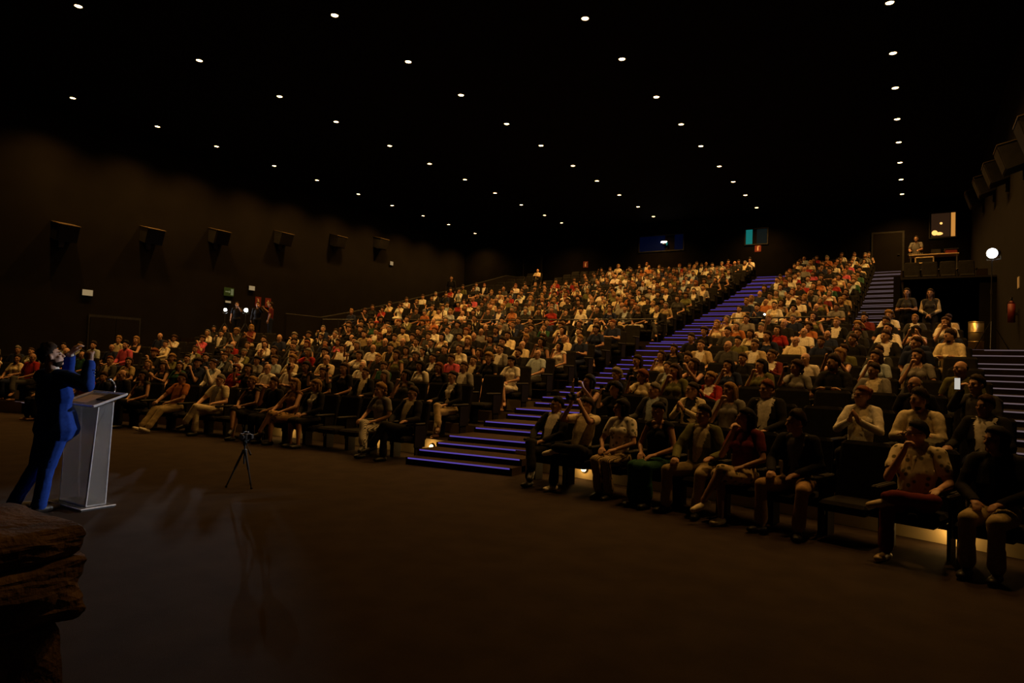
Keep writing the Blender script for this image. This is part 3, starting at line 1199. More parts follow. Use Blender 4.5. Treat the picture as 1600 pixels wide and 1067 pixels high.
cust('mid', 14, top='tee', tc='black', bc='dark grey', hair='bald', hc='dark', ra='lap', la='rest', legs='extended', sleeve='long', words='bald person in black sweater')
cust('mid', 13, fem=True, tc='dark grey', bc='black', hair='long', hc='black', sleeve='none', ra='lap', la='lap', legs='crossl', words='long-haired person in dark sleeveless top', topname='top', neck=.23)
cust('mid', 11, tc='orange', bc='khaki', hair='short', hc='dark', ra='knee', la='lap', legs='extended', sleeve='short', shoe='white', words='person in rust tee and khaki trousers', lean=-.12, topname='tee_shirt')
cust('mid', 9, tc='cream', bc='cream', hair='crop', hc='grey', ra='knee', la='rest', legs='crossl', sleeve='short', bulk=1.06, words='person in cream shirt and cream trousers, legs crossed', lean=-.05, open=.6, ic='grey')
cust('mid', 7, fem=True, tc='black', bc='black', hair='bun', hc='blond', ra='hug', la='hug', legs='crossr', sleeve='none', bottom='skirt', words='person in black dress clasping a knee', lean=.12, topname='dress_top', botname='skirt', neck=.2)
cust('mid', 6, tc='black', bc='black', hair='short', hc='brown', ra='chin', la='lap', legs='straight', sleeve='short', words='person in black tee with hand at chin', topname='tee_shirt', lean=.1)
cust('mid', 5, fem=True, tc='brown', bc='tan', hair='long', hc='blond', ra='knee', la='knee', legs='crossl', sleeve='none', bottom='skirt', words='long blond person in brown top and printed skirt', botname='skirt', bottommat='floral', topname='top')
cust('mid', 4, fem=True, tc='black', bc='black', ic='white', hair='bob', hc='blond', ra='lap', la='lap', legs='straight', sleeve='long', bottom='skirt', words='blond person in black jacket over white top', topname='jacket', open=.62, botname='skirt')
cust('mid', 1, fem=True, tc='grey', bc='white', hair='curly', hc='blond', ra='knee', la='lap', legs='crossr', sleeve='short', words='blond person in grey tee and pale striped trousers', bottommat='stripe', lean=.18, topname='tee_shirt', tb='grey')
cust('mid', 0, tc='black', ic='cream', bc='black', hair='short', hc='dark', ra='lap', la='rest', legs='crossl', sleeve='long', words='person in black jacket over striped shirt', topname='jacket', open=.60, shirtmat='stripe', lean=-.2, glasses=True)
cust('right', 0, tc='black', ic='white', bc='black', hair='crop', hc='black', ra='lap', la='lap', legs='crossr', sleeve='long', words='person in black suit and glasses beside lowest purple steps', topname='jacket', open=.56, glasses=True, lean=-.22, yaw=-.5)
cust('right', 1, tc='cream', bc='black', hair='short', hc='dark', ra='camera', la='camera', legs='fourl', sleeve='short', shoe='white', words='person in pale tee raising a camera', topname='tee_shirt', lean=-.15, yaw=-.35)
cust('right', 2, fem=True, tc='white', bc='beige', bottommat='stripe', topmat='floral', hair='bob', hc='black', ra='lap', la='lap', legs='tucked', sleeve='short', words='person in pale printed blouse and striped beige trousers', topname='blouse', yaw=-.7)
cust('right', 3, fem=True, tc='black', bc='green', hair='bun', hc='black', ra='lap', la='lap', legs='straight', sleeve='none', bottom='longskirt', words='person in black sleeveless top and dark green skirt', topname='top', botname='skirt', neck=.22, lean=.12, yaw=-.2, pitch=.3)
cust('right', 4, tc='olive', ic='cream', bc='khaki', hair='short', hc='dark', ra='knee', la='rest', legs='apart', sleeve='long', words='person in olive blazer and khaki trousers, knees apart', topname='blazer', open=.60, yaw=-.25)
cust('right', 6, fem=True, tc='maroon', bc='beige', hair='long', hc='black', ra='chin', la='lap', legs='crossl', sleeve='short', bottom='skirt', shoe='cream', words='long-haired person with raised hand and pale printed skirt', botname='skirt', bottommat='floral', yaw=-.8)
cust('right', 7, tc='black', ic='grey', bc='tan', hair='swept', hc='dark', ra='knee', la='lap', legs='apart', sleeve='long', words='person in black jacket and tan trousers leaning forward', topname='jacket', open=.6, lean=.15, yaw=-.7)
cust('right', 8, tc='cream', bc='maroon', hair='short', hc='black', ra='chin', la='rest', legs='fourl', sleeve='short', shoe='beige', words='person in printed shirt and maroon trousers, ankle on knee', topmat='floral', bulk=1.06, yaw=-.75, glasses=True, lean=-.05, topname='printed_shirt')
cust('right', 9, tc='black', bc='khaki', hair='bob', hc='black', ra='lap', la='lap', legs='straight', sleeve='long', words='person in black sweater and khaki trousers', topname='sweater', yaw=-.6)
EMPTY = {(0, 'mid', i) for i in (2, 3, 8, 10, 12)} | {(0, 'right', 5)} | {(1, 'right', 6), (1, 'mid', 1), (2, 'mid', 4), (3, 'right', 8), (4, 'right', 9)}
# seats row 1 right: the empty one lies beside the person in the printed shirt
EMPTY.discard((0, 'right', 5))
CUSTOM[(0, 'right', 5)] = CUSTOM.pop((0, 'right', 6))
CUSTOM[(0, 'right', 6)] = CUSTOM.pop((0, 'right', 7))
EMPTY.add((0, 'right', 7))

def seat_near(row, px):
    return min((s for s in SEATS if s['r'] == row and s['b'] == 'right'), key=lambda s: abs(s['px'] - px))


_sa, _sb = seat_near(2, 1500), seat_near(7, 1212)
KA, KB = (2, 'right', _sa['i']), (7, 'right', _sb['i'])
EMPTY -= {KA, KB}
CUSTOM[KA] = dict(tc='dark grey', bc='black', hair='short', hc='dark', ra='phone', la='lap', legs='straight', sleeve='long', words='person in dark sweater holding a lit phone', topname='sweater', yaw=-.5, where='third row')
CUSTOM[KB] = dict(tc='red', bc='black', hair='long', hc='dark', ra='raised', la='lap', legs='straight', sleeve='short', words='person in red tee raising a shining phone', topname='tee_shirt', yaw=-.4, fem=True, where='eighth row')
POSES = [
    dict(ra='lap', la='lap', legs='straight'),
    dict(ra='rest', la='lap', legs='crossr'),
    dict(ra='cross', la='cross', legs='straight'),
    dict(ra='chin', la='lap', legs='crossl'),
    dict(ra='lap', la='chin', legs='tucked'),
    dict(ra='phone', la='phone', legs='straight'),
    dict(ra='clap', la='clap', legs='tucked'),
    dict(ra='down', la='rest', legs='apart'),
    dict(ra='hug', la='hug', legs='crossr'),
    dict(ra='phone', la='lap', legs='tucked'),
]
POSEWORDS = {2: ' with folded arms', 3: ' with hand at chin', 4: ' resting chin on hand', 5: ' lifting a phone', 6: ' clapping', 8: ' hugging a knee', 9: ' holding up phone'}
LOOKS = [
    dict(fem=False, hair='short', sleeve='short', topname='tee_shirt', g='tee'),
    dict(fem=True, hair='long', sleeve='short', topname='blouse', g='blouse', neck=.2),
    dict(fem=False, hair='crop', sleeve='long', topname='jacket', open=.6, g='jacket'),
    dict(fem=True, hair='bob', sleeve='none', topname='top', g='sleeveless top', neck=.22),
    dict(fem=False, hair='swept', sleeve='long', topname='shirt', g='shirt', beard=True),
    dict(fem=True, hair='bun', sleeve='long', topname='cardigan', g='cardigan', open=.66),
    dict(fem=False, hair='bald', sleeve='short', topname='shirt', g='shirt', glasses=True),
    dict(fem=True, hair='curly', sleeve='short', topname='dress_top', g='dress', bottom='skirt', botname='skirt'),
]
YAWS = (-.55, -.22, .10, .36)
COMBOS = {0: [(0, 0), (1, 3), (2, 1), (3, 5), (4, 2), (5, 6), (6, 7), (7, 9)],
          1: [(0, 2), (1, 0), (2, 7), (3, 3), (4, 6), (5, 1), (6, 0), (7, 8)],
          2: [(0, 3), (1, 9), (2, 0), (3, 1), (4, 7), (5, 4), (6, 2), (7, 0)],
          3: [(0, 1), (1, 0), (2, 3), (3, 6), (4, 0), (5, 8), (6, 1), (7, 4)]}
GEN = {}
for yc, combos in COMBOS.items():
    for n_, (li, pi) in enumerate(combos):
        sp = dict(LOOKS[li])
        sp.update(POSES[pi])
        sp['yaw'] = YAWS[yc] + rs.uniform(-.08, .08)
        sp['pitch'] = rs.uniform(-.06, .1)
        sp['roll'] = rs.uniform(-.08, .08)
        sp['lean'] = rs.uniform(-.12, .12)
        sp['seed'] = yc * 10 + n_
        GEN[(yc, n_)] = (sp, pi, person_meshes(sp, seated, .0135, 2, .30))
TOPS = ['black'] * 16 + ['dark grey'] * 5 + ['white'] * 6 + ['cream'] * 5 + ['khaki'] + ['navy'] * 5 + ['red', 'red', 'pink', 'olive', 'olive', 'grey', 'grey', 'pale blue', 'pale blue', 'green', 'maroon', 'orange']
BOTS = ['black'] * 5 + ['navy'] * 3 + ['dark grey'] * 2 + ['khaki', 'beige', 'grey', 'white']
HAIRP = ['black', 'black', 'dark', 'dark', 'dark', 'brown', 'brown', 'brown', 'blond', 'grey', 'red']


def occupied(s):
    key = (s['r'], s['b'], s['i'])
    if key in CUSTOM:
        return True
    if key in EMPTY:
        return False
    if s['r'] == 0:
        return rs.random() < .8 and s['i'] > 14
    if s['r'] >= NLOW + 9 and s['w'] < -16.5 - (s['r'] - NLOW - 9) * -0.0:
        return rs.random() < .12
    if s['r'] == NLOW + NUP - 1 and s['w'] < -9:
        return rs.random() < .3
    if s['b'] == 'right' and s['r'] < NLOW:
        return rs.random() < .86
    return rs.random() < .91


PHONE_PARTS = [('case', MB().box(-.037, .037, -.005, .005, -.075, .075, .003).mesh('case', 'black')), ('camera_bump', MB().box(.005, .03, -.009, -.005, .04, .068).mesh('camera_bump', 'arm'))]
n_ind = 0
n_seat = 0
crowd = []
seat_rest = []
CUST_OUT = {}
for key, k in CUSTOM.items():
    k.setdefault('seed', 100 + key[2] + (50 if key[1] == 'right' else 0))
    k.setdefault('yaw', -.1)
    k.setdefault('pitch', 0.0)
    CUST_OUT[key] = person_meshes(k, seated, .0105, 3, .36)
# the far rows, past the three hundred that show largest: real figures and seats joined into one object each (poses first)
LOW = {}
for yc in range(4):
    for vi in range(0, 8):
        sp = GEN[(yc, vi)][0]
        pr, C, R = seated(sp)
        P, N, F_ = fuse(pr, .028, 1, .55)
        cen = np.array([P[list(f)].mean(0) for f in F_])
        lab = pr.labels(cen)
        if sp.get('open'):
            for i, c in enumerate(cen):
                if lab[i] == 'top' and abs(c[0]) < .03 + .075 * (c[2] - sp['open']) / .4 and c[2] > sp['open'] and N[F_[i][0]][1] < -.35:
                    lab[i] = 'shirt'
        hv, hf = hair_mesh(sp['hair'], sp['seed'], 1)
        hv = hv @ R.T + C
        F2 = []
        L2 = []
        for f, l_ in zip(F_, lab):
            if cen[len(L2) if False else 0][2] < -9:
                continue
            F2.append(f)
            L2.append(l_)
        keep = [i for i, f in enumerate(F2) if cen[i][2] > .38]
        F3 = [F2[i] for i in keep] + [tuple(j + len(P) for j in f) for f in hf]
        L3 = [L2[i] for i in keep] + ['hair'] * len(hf)
        tri, tl = [], []
        for f, l_ in zip(F3, L3):
            for q in range(1, len(f) - 1):
                tri.append((f[0], f[q], f[q + 1]))
                tl.append(l_)
        LOW[(yc, vi)] = (np.concatenate([P, hv]), np.array(tri), np.array([['skin', 'top', 'bottom', 'hair', 'shirt'].index(a if a in ('skin', 'top', 'bottom', 'hair', 'shirt') else 'bottom') for a in tl]))


def raw_mesh(name, Vv, T_, mat, colours=None):
    me = bpy.data.meshes.new(name)
    me.vertices.add(len(Vv))
    me.vertices.foreach_set('co', Vv.astype(np.float32).ravel())
    me.loops.add(len(T_) * 3)
    me.loops.foreach_set('vertex_index', T_.astype(np.int32).ravel())
    me.polygons.add(len(T_))
    me.polygons.foreach_set('loop_start', np.arange(len(T_), dtype=np.int32) * 3)
    me.polygons.foreach_set('use_smooth', np.ones(len(T_), dtype=bool))
    me.update(calc_edges=True)
    me.materials.append(M[mat])
    if colours is not None:
        at_ = me.attributes.new('own_colour', 'FLOAT_COLOR', 'FACE')
        at_.data.foreach_set('color', np.concatenate([colours, np.ones((len(colours), 1))], 1).astype(np.float32).ravel())
    return me


# ------------------------------------------------------------------ standing people
def stand(words, loc, rz, cols, skin=SKINS[0], **k):
    k.setdefault('seed', int(abs(loc[0] * 10)))
    out = person_meshes(k, standing, .0125, 2, .35)
    return dress(out, 'person', words, loc, rz, skin, cols)


C_ = CLOTHS
stand('person in dark tee with folded arms at the mouth of the exit passage', (-.19, 21.0, CROSS_H), -.2, dict(top=C_['dark grey'], bottom=C_['black'], hair=HAIRS['dark']), fem=True,
      hair='long', ra='cross', la='cross', sleeve='short', topname='tee_shirt')
stand('standing person in grey vest over long white sleeves before the exit passage', (.36, 21.3, CROSS_H), -.2, dict(top=C_['cream'], bottom=C_['dark grey'], shirt=C_['dark grey'], hair=HAIRS['dark']), fem=True,
      hair='long', ra='front', la='front', sleeve='long', open=.5, topname='blouse')
stand('person in grey tee standing at the mixing desk with headphones on', (.02, 32.35, 6.05), -.2, dict(top=C_['grey'], bottom=C_['black'], hair=HAIRS['dark']), hair='crop', ra='desk', la='desk', sleeve='short',
      topname='tee_shirt', beard=True)
stand('person in black suit standing alone by the left wall among the upper rows', (-21.95, 29.4, 4.86), .4, dict(top=C_['black'], bottom=C_['black'], hair=HAIRS['black']), hair='crop', sleeve='long', topname='jacket')
stand('dark-clothed operator standing by the left wall beneath the bluish lamp', (-26.6, 19.35, CROSS_H), .6, dict(top=C_['black'], bottom=C_['black'], hair=HAIRS['black']), hair='short', la='lamp', sleeve='short',
      topname='tee_shirt')
stand('dark-clothed operator standing by the left wall behind the brighter lamp', (-25.6, 19.7, CROSS_H), .6, dict(top=C_['black'], bottom=C_['black'], hair=HAIRS['dark']), hair='short', la='lamp', sleeve='long',
      topname='jacket')
stand('person in red shirt reaching toward the white lamps by the left wall', (-25.0, 19.95, CROSS_H), -.9, dict(top=C_['maroon'], bottom=C_['navy'], hair=HAIRS['dark']), hair='short', ra='lamp', sleeve='short',
      topname='tee_shirt')

# ------------------------------------------------------------------ the speaker
def speaker_prims(spec):
    """frame: x = to the right as the photographer sees him, y = away from the photographer; he faces mostly +x"""
    pr = Prims()
    Tp, B = 'top', 'bottom'
    f = V(.80, .60, 0)                     # where the chest faces
    rt = V(.60, -.80, 0)                   # his right-hand side
    hc = V(.19, 0, .92)
    pr.cap(hc - rt * .08, hc + rt * .08, .120, .120, B)
    legs = {-1: (hc + rt * .09 - V(0, 0, .04), V(.15, -.07, .49), V(.10, -.10, .09)),
            1: (hc - rt * .09 - V(0, 0, .04), V(.06, .09, .49), V(-.12, .12, .09))}
    for s, (H_, K, A_) in legs.items():
        pr.cap(H_, K, .096, .070, B)
        pr.cap(K, A_ + (K - A_) * .1, .066, .058, B)
        pr.cap(A_ + (K - A_) * .25, A_, .060, .060, B)
        shl = 'shoe' + ('r' if s < 0 else 'l')
        c = V(A_[0], A_[1], .042)
        pr.cap(c - f * .03, c + f * .10, .042, .040, shl, 1.1, rt)
        pr.cap(c + f * .10, c + f * .20, .040, .028, shl, 1.2, rt)
    # jacket: flaring skirt, waist, chest
    pr.cap(hc + f * .01 + V(0, 0, -.04), hc + V(0, 0, .13), .172, .138, Tp, 1.32, rt)
    pr.cap(hc + f * .12 + rt * .07 + V(0, 0, -.05), hc + f * .08 + rt * .06 + V(0, 0, .15), .085, .070, Tp, 1.3, rt)
    pr.cap(hc + V(0, 0, .13), V(.18, 0, 1.22), .130, .138, Tp, 1.34, rt)
    pr.cap(V(.18, 0, 1.22), V(.165, 0, 1.38), .140, .118, Tp, 1.52, rt)
    nb = V(.15, 0, 1.47)
    sR, sL = nb + rt * .20 + V(.02, 0, -.035), nb - rt * .19 + V(.02, 0, -.035)
    for q in (sR, sL):
        pr.cap(nb + (q - nb) * .35, q, .060, .068, Tp)
    R = rotz(math.radians(90 - 3)) @ rotx(-.30)
    C = V(.135, -.01, 1.655)
    pr.cap(nb, C + R @ V(0, .03, -.05), .062, .056, 'skin')
    pr.cap(nb + V(0, 0, .005), nb + V(0, 0, .035), .067, .064, 'collar')
    head(pr, C, R)
    E_, W_ = V(.45, -.37, 1.365), V(.465, -.27, 1.615)
    pr.cap(sR, E_, .070, .060, Tp)
    pr.cap(E_, W_ - (W_ - E_) * .10, .059, .045, Tp)
    pr.cap(W_ - (W_ - E_) * .12, W_ - (W_ - E_) * .02, .037, .036, 'collar')
    arm_hand(pr, -1, W_, V(-.03, .05, 1), V(.3, 1, 0), 1.25)
    E_, W_ = V(.29, .37, 1.43), V(.30, .18, 1.69)
    pr.cap(sL, E_, .066, .056, Tp)
    pr.cap(E_, W_ - (W_ - E_) * .10, .055, .043, Tp)
    pr.cap(W_ - (W_ - E_) * .12, W_ - (W_ - E_) * .02, .037, .036, 'collar')
    arm_hand(pr, 1, W_, V(.50, -.1, .85), V(.8, .2, -.4), .6)
    return pr, C, R


def arm_hand(pr, s, W_, h, palm, curl):
    h = h / np.linalg.norm(h)
    sd = np.cross(h, palm)
    sd /= np.linalg.norm(sd)
    pn = np.cross(sd, h)
    pr.cap(W_ - h * .01, W_ + h * .02, .029, .026, 'skin', 1.2, sd)
    pr.cap(W_ + h * .015, W_ + h * .085, .022, .023, 'skin', 1.8, sd)
    for off, ln in ((-.032, .072), (-.011, .084), (.011, .079), (.032, .062)):
        b0 = W_ + h * .09 + sd * off
        a1, a2, a3 = curl * .7, curl * 1.6, curl * 2.3
        d1 = h * math.cos(a1) + pn * math.sin(a1)
        d2 = h * math.cos(a2) + pn * math.sin(a2)
        d3 = h * math.cos(a3) + pn * math.sin(a3)
        b1 = b0 + d1 * ln * .5
        b2 = b1 + d2 * ln * .32
        b3 = b2 + d3 * ln * .25
        pr.cap(b0, b1, .0105, .0098, 'skin')
        pr.cap(b1, b2, .0098, .0090, 'skin')
        pr.cap(b2, b3, .0090, .0080, 'skin')
    th = -1 if s > 0 else 1
    t0 = W_ + h * .025 + sd * (.030 * th)
    t1 = t0 + h * .035 + sd * (.022 * th) + pn * .014
    t2 = t1 + h * .034 + pn * .018
    pr.cap(t0, t1, .0135, .0115, 'skin')
    pr.cap(t1, t2, .0115, .0095, 'skin')


sp = dict(hair='swept', seed=3, topname='jacket', botname='trousers', beard=True)
SPK = (-7.885, 3.365, 0)
pr, C, R = speaker_prims(sp)
P, N, F_ = fuse(pr, .0085, 3, .5)
cen = np.array([P[list(f)].mean(0) for f in F_])
lab = pr.labels(cen)
spk = put('person', sub_mesh('body', P, F_, 'skin'), None, SPK)
spk.rotation_euler = (0, 0, math.radians(66.4))
spk.color = (0.55, 0.34, 0.25, 1)
spk.scale = (.985, .985, .985)
tag(spk, 'speaker in bright blue suit with both hands raised behind the clear lectern', 'person')
wr = wrinkle(P, 5)
BLUE = (0.014, 0.055, 0.34)
for l_, nm, of, am, colr, mat in (('bottom', 'trousers', .010, .008, BLUE, 'cloth'), ('top', 'jacket', .013, .007, BLUE, 'cloth'), ('collar', 'shirt', .004, 0, CLOTHS['white'], 'cloth'),
                                  ('shoer', 'shoe', .006, 0, (0.02, 0.012, 0.008), 'leather'), ('shoel', 'shoe', .006, 0, (0.02, 0.012, 0.008), 'leather')):
    fs = [f for f, a in zip(F_, lab) if a == l_]
    ob = put(nm, sub_mesh(nm, P + N * (of + am * wr)[:, None] if am else P + N * of, fs, mat), spk)
    ob.color = (*colr, 1)
hv, hf = hair_mesh('swept', 3)
ob = put('hair', sub_mesh('hair', hv @ R.T + C, hf, 'hair'), spk)
ob.color = (*HAIRS['dark'], 1)
vv, ff = usphere(16, 12)
vv = np.array(vv)
k = np.clip((-vv[:, 2] - .30) / .25, 0, 1)
q = vv * V(.066, .070, .082) + vv * (.007 * k - .02 * (1 - k))[:, None] + V(0, -.024, -.035)
ob = put('beard', sub_mesh('beard', q @ R.T + C, ff, 'hair'), spk)
ob.color = (*HAIRS['dark'], 1)
v8, f8 = usphere(8, 6)
for s in (-1, 1):
    MB().add((np.array(v8) * V(.013, .007, .007)) @ R.T + (C + R @ V(s * .031, -.080, .006)), f8).build('eye', 'eye', spk, True)
    ob = MB().add((np.array(v8) * V(.020, .005, .004)) @ R.T + (C + R @ V(s * .033, -.091, .031)), f8).build('eyebrow', 'hair', spk, True)
    ob.color = (*HAIRS['dark'], 1)
# sleeve buttons on the raised arm
for q in range(3):
    MB().ball((.515, -.355, 1.47 + q * .03), .008, 8, 6).build('button', 'chrome', spk, True)

# ------------------------------------------------------------------ fill the seats
for s in SEATS:
    occ = occupied(s)
    if n_seat < 300:
        st = 'with a person on it' if occ else 'left empty'
        t = thing('theatre_seat', f"dark seat {'taken' if occ else 'left empty'}, {place_words(s)}", 'seat', (s['w'], s['u'], s['h']), s['a'], 'dark upholstered theatre seats')
        for nm, me in SEAT_PARTS:
            put(nm, me, t)
        n_seat += 1
    else:
        seat_rest.append(s)
    if not occ:
        continue
    key = (s['r'], s['b'], s['i'])
    skin = SKINS[rs.randrange(len(SKINS))]
    loc = (s['w'] + rs.uniform(-.05, .05), s['u'] + rs.uniform(-.06, .0), s['h'])
    if key in CUSTOM:
        k = CUSTOM[key]
        out = CUST_OUT[key]
        cols = dict(top=CLOTHS[k['tc']], bottom=CLOTHS[k['bc']], hair=HAIRS[k['hc']], shirt=CLOTHS[k.get('ic', 'white')], shoe=CLOTHS[k.get('shoe', 'black')])
        dress(out, 'person', f"{k['words']}, {k.get('where', 'front row')}", loc, s['a'], skin, cols, group='people sitting in the audience')
        s['head'] = out['C']
        n_ind += 1
        continue
    want = math.atan2(-11 - s['w'], s['u'] - 0.0)
    need = want - s['a']
    yc = min(range(4), key=lambda q: abs(YAWS[q] - need))
    vi = rs.randrange(len(COMBOS[yc]))
    tc, bc, hc = rs.choice(TOPS), rs.choice(BOTS), rs.choice(HAIRP)
    sp, pi, out = GEN[(yc, vi)]
    g = sp['g']
    if g == 'jacket':
        tc = rs.choice(['black', 'black', 'navy', 'dark grey', 'beige', 'grey'])
    if g == 'dress':
        bc = tc
    ic = rs.choice(['white', 'white', 'cream', 'pale blue', 'black'])
    rz = s['a'] + rs.uniform(-.12, .12)
    sc = rs.uniform(.92, 1.04)
    if n_ind < 300:
        cols = dict(top=CLOTHS[tc], bottom=CLOTHS[bc], hair=HAIRS[hc], shirt=CLOTHS[ic], shoe=CLOTHS[rs.choice(['black', 'black', 'white', 'brown'])])
        drop = () if s['d'] < 14 else ('eyer', 'eyel', 'shoer', 'shoel')
        lab = f"{hc}-haired person in {tc} {g}, {place_words(s)}" if sp['hair'] != 'bald' else f"balding person in {tc} {g}, {place_words(s)}"
        dress(out, 'person', lab, loc, rz, skin, cols, group='people sitting in the audience', scale=sc, drop=drop)
        if pi in (5, 9) and s['d'] < 17:
            q = rotz(rz) @ (V(0 if pi == 5 else -.06, -.40, 1.18) * sc) + V(*loc)
            ph = thing('smartphone', f"dark phone lifted by person in {place_words(s)}", 'phone', tuple(q), rz, 'phones lifted by spectators')
            for nm, me in PHONE_PARTS:
                put(nm, me, ph)
        n_ind += 1
    else:
        crowd.append((loc, rz, sc, yc, vi, skin, CLOTHS[tc], CLOTHS[bc], HAIRS[hc], CLOTHS[ic]))

vs, ts, cs, o = [], [], [], 0
for (loc, rz, sc, yc, vi, skin, tc, bc, hc, ic) in crowd:
    P, T_, L_ = LOW[(yc, vi)]
    vs.append((P * sc) @ rotz(rz).T + V(*loc))
    ts.append(T_ + o)
    cs.append(np.array([skin, tc, bc, hc, ic])[L_])
    o += len(P)
if vs:
    ob = put('audience_crowd', raw_mesh('audience_crowd', np.concatenate(vs), np.concatenate(ts), 'crowd', np.concatenate(cs)))
    ob['kind'] = 'stuff'
    tag(ob, 'crowd of seated spectators filling the far upper rows of the hall', 'crowd')
sv, st_, o = [], [], 0
base_v, base_t = [], []
for nm, me in SEAT_PARTS:
    if nm == 'stand':
        continue
    n0 = len(base_v)
    base_v += [tuple(v.co) for v in me.vertices]
    for p in me.polygons:
        q = list(p.vertices)
        for a in range(1, len(q) - 1):
            base_t.append((q[0] + n0, q[a] + n0, q[a + 1] + n0))
base_v, base_t = np.array(base_v), np.array(base_t)
extra = []
for s in seat_rest:
    sv.append(base_v @ rotz(s['a']).T + V(s['w'], s['u'], s['h']))
    st_.append(base_t + o)
    o += len(base_v)
if sv:
    me = raw_mesh('far_seating', np.concatenate(sv), np.concatenate(st_), 'seat')
    me.polygons.foreach_set('use_smooth', np.zeros(len(me.polygons), dtype=bool))
    ob = put('far_seating', me)
    ob['kind'] = 'stuff'
    tag(ob, 'dark upholstered seating of the far rows behind and between spectators', 'seating')
# four empty seats on the block above the exit passage
for i in range(4):
    t = thing('theatre_seat', f'empty dark seat above the exit passage, {ORD[i + 1]} from the pale-strip stairs', 'seat', (-.12 + .585 * i, 29.6, 5.28), 0.0, 'dark upholstered theatre seats')
    for nm, me in SEAT_PARTS:
        put(nm, me, t)

# ------------------------------------------------------------------ the lectern
LX, LY = -7.60, 3.80
t = thing('lectern', 'clear acrylic lectern with sloping top and microphone beside the speaker', 'lectern', (LX, LY, 0))


def panel(q, th, name, mat='acrylic'):
    """flat plate from four corners, thickened along its normal"""
    q = np.array(q, float)
    n_ = np.cross(q[1] - q[0], q[3] - q[0])
    n_ /= np.linalg.norm(n_)
    v = np.concatenate([q - n_ * th / 2, q + n_ * th / 2])
    f = [(3, 2, 1, 0), (4, 5, 6, 7)] + [(i, (i + 1) % 4, 4 + (i + 1) % 4, 4 + i) for i in range(4)]
    return MB().add(v, f).build(name, mat, t)


Wd, Db = .56, .20
b0, b1, b2, b3 = (0, 0, .03), (-Wd, 0, .03), (-Wd, Db, .03), (0, Db, .03)
t0, t1, t2, t3 = (.05, .045, 1.10), (-Wd - .05, .045, 1.10), (-Wd - .05, .20, 1.155), (.05, .20, 1.155)
panel([b0, b1, t1, t0], .012, 'front_panel')
panel([b3, b0, t0, t3], .012, 'side_panel')
panel([b1, b2, t2, t1], .012, 'side_panel')
panel([b2, b3, t3, t2], .012, 'back_panel')
for a, c in ((b0, t0), (b1, t1), (b2, t2), (b3, t3)):
    MB().tube(a, c, .008, seg=6).build('edge', 'acrylic_edge', t)
tb = MB()
tb.box(-Wd - .10, .10, -.10, .26, 0, .028, .008)
tb.build('base_plate', 'acrylic', t)
mb = MB()
for a, c in (((-Wd - .1, -.10, .026), (.1, -.10, .026)), ((.1, -.10, .026), (.1, .26, .026)), ((0, 0, .034), (-Wd, 0, .034)), ((0, 0, .034), (0, Db, .034))):
    mb.tube(a, c, .007, seg=6)
mb.build('base_edge', 'acrylic_edge', t)
T0, T1, T2, T3 = (.07, -.02, 1.10), (-Wd - .07, -.02, 1.10), (-Wd - .07, .33, 1.225), (.07, .33, 1.225)
panel([T0, T1, T2, T3], .014, 'tray')
mb = MB()
for a, c in ((T0, T1), (T0, T3), (T1, T2), (T2, T3)):
    a, c = V(*a) + V(0, 0, .012), V(*c) + V(0, 0, .012)
    mb.tube(a, c, .013, seg=6)
mb.build('tray_rim', 'acrylic_edge', t)
mb = MB()
gp = [(-.12, .28, 1.22), (-.12, .30, 1.28), (-.11, .29, 1.33), (-.09, .26, 1.37), (-.06, .22, 1.39)]
mb.path(gp, .007, 8)
mb.tube(gp[-1], (-.03, .18, 1.40), .013, .013, 10)
mb.tube((-.12, .28, 1.20), (-.12, .28, 1.23), .03, .025, 12)
mb.build('microphone', 'chrome', t, True)
mb = MB()
mb.path([(-.12, .27, 1.20), (-.15, .15, .9), (-.18, .11, .45), (-.20, .10, .04)], .006, 6)
mb.build('cable', 'black', t)
sl = Matrix.Rotation(math.atan2(.14, .40), 4, 'X')
mb = MB()
mb.box(-.15, .15, -.105, .105, 0, .004, mat=Matrix.Translation((LX - .36, LY + .14, 1.168)) @ sl)
tag(mb.build('paper_sheet', 'paper'), 'pale sheet of paper lying on the lectern tray', 'paper')
mb = MB()
mb.box(-.10, .10, -.085, .085, 0, .018, .005, mat=Matrix.Translation((LX - .06, LY + .20, 1.19)) @ sl)
tag(mb.build('tablet', 'black'), 'flat black tablet lying on the lectern tray by the microphone', 'tablet')

# ------------------------------------------------------------------ rocks in the corner of the foreground
def rock(name, label, c, rad, seed, rough=.16, parent=None):
    rg = np.random.default_rng(seed)
    v, f = usphere(56, 40)
    v = np.array(v)
    p = np.sign(v) * np.abs(v) ** .72
    p /= np.abs(p).max(1)[:, None] ** .55
    d = np.zeros(len(v))
    for o_ in range(5):
        k = rg.normal(0, 1.6 * 1.9 ** o_, (3, 5))
        s_ = np.sin(v @ k + rg.uniform(0, 6, 5)).mean(1)
        d += (1 - 2 * np.abs(s_)) * rough / 1.7 ** o_ * .6
    d += np.round(v[:, 2] * 5 + np.sin(v[:, 0] * 4 + seed)) * .012
    p = p * (1 + d)[:, None] * V(*rad)
    mb = MB().add(p, f)
    o = mb.build(name, 'rock', parent, False, c)
    if label:
        tag(o, label, 'rock')
    return o


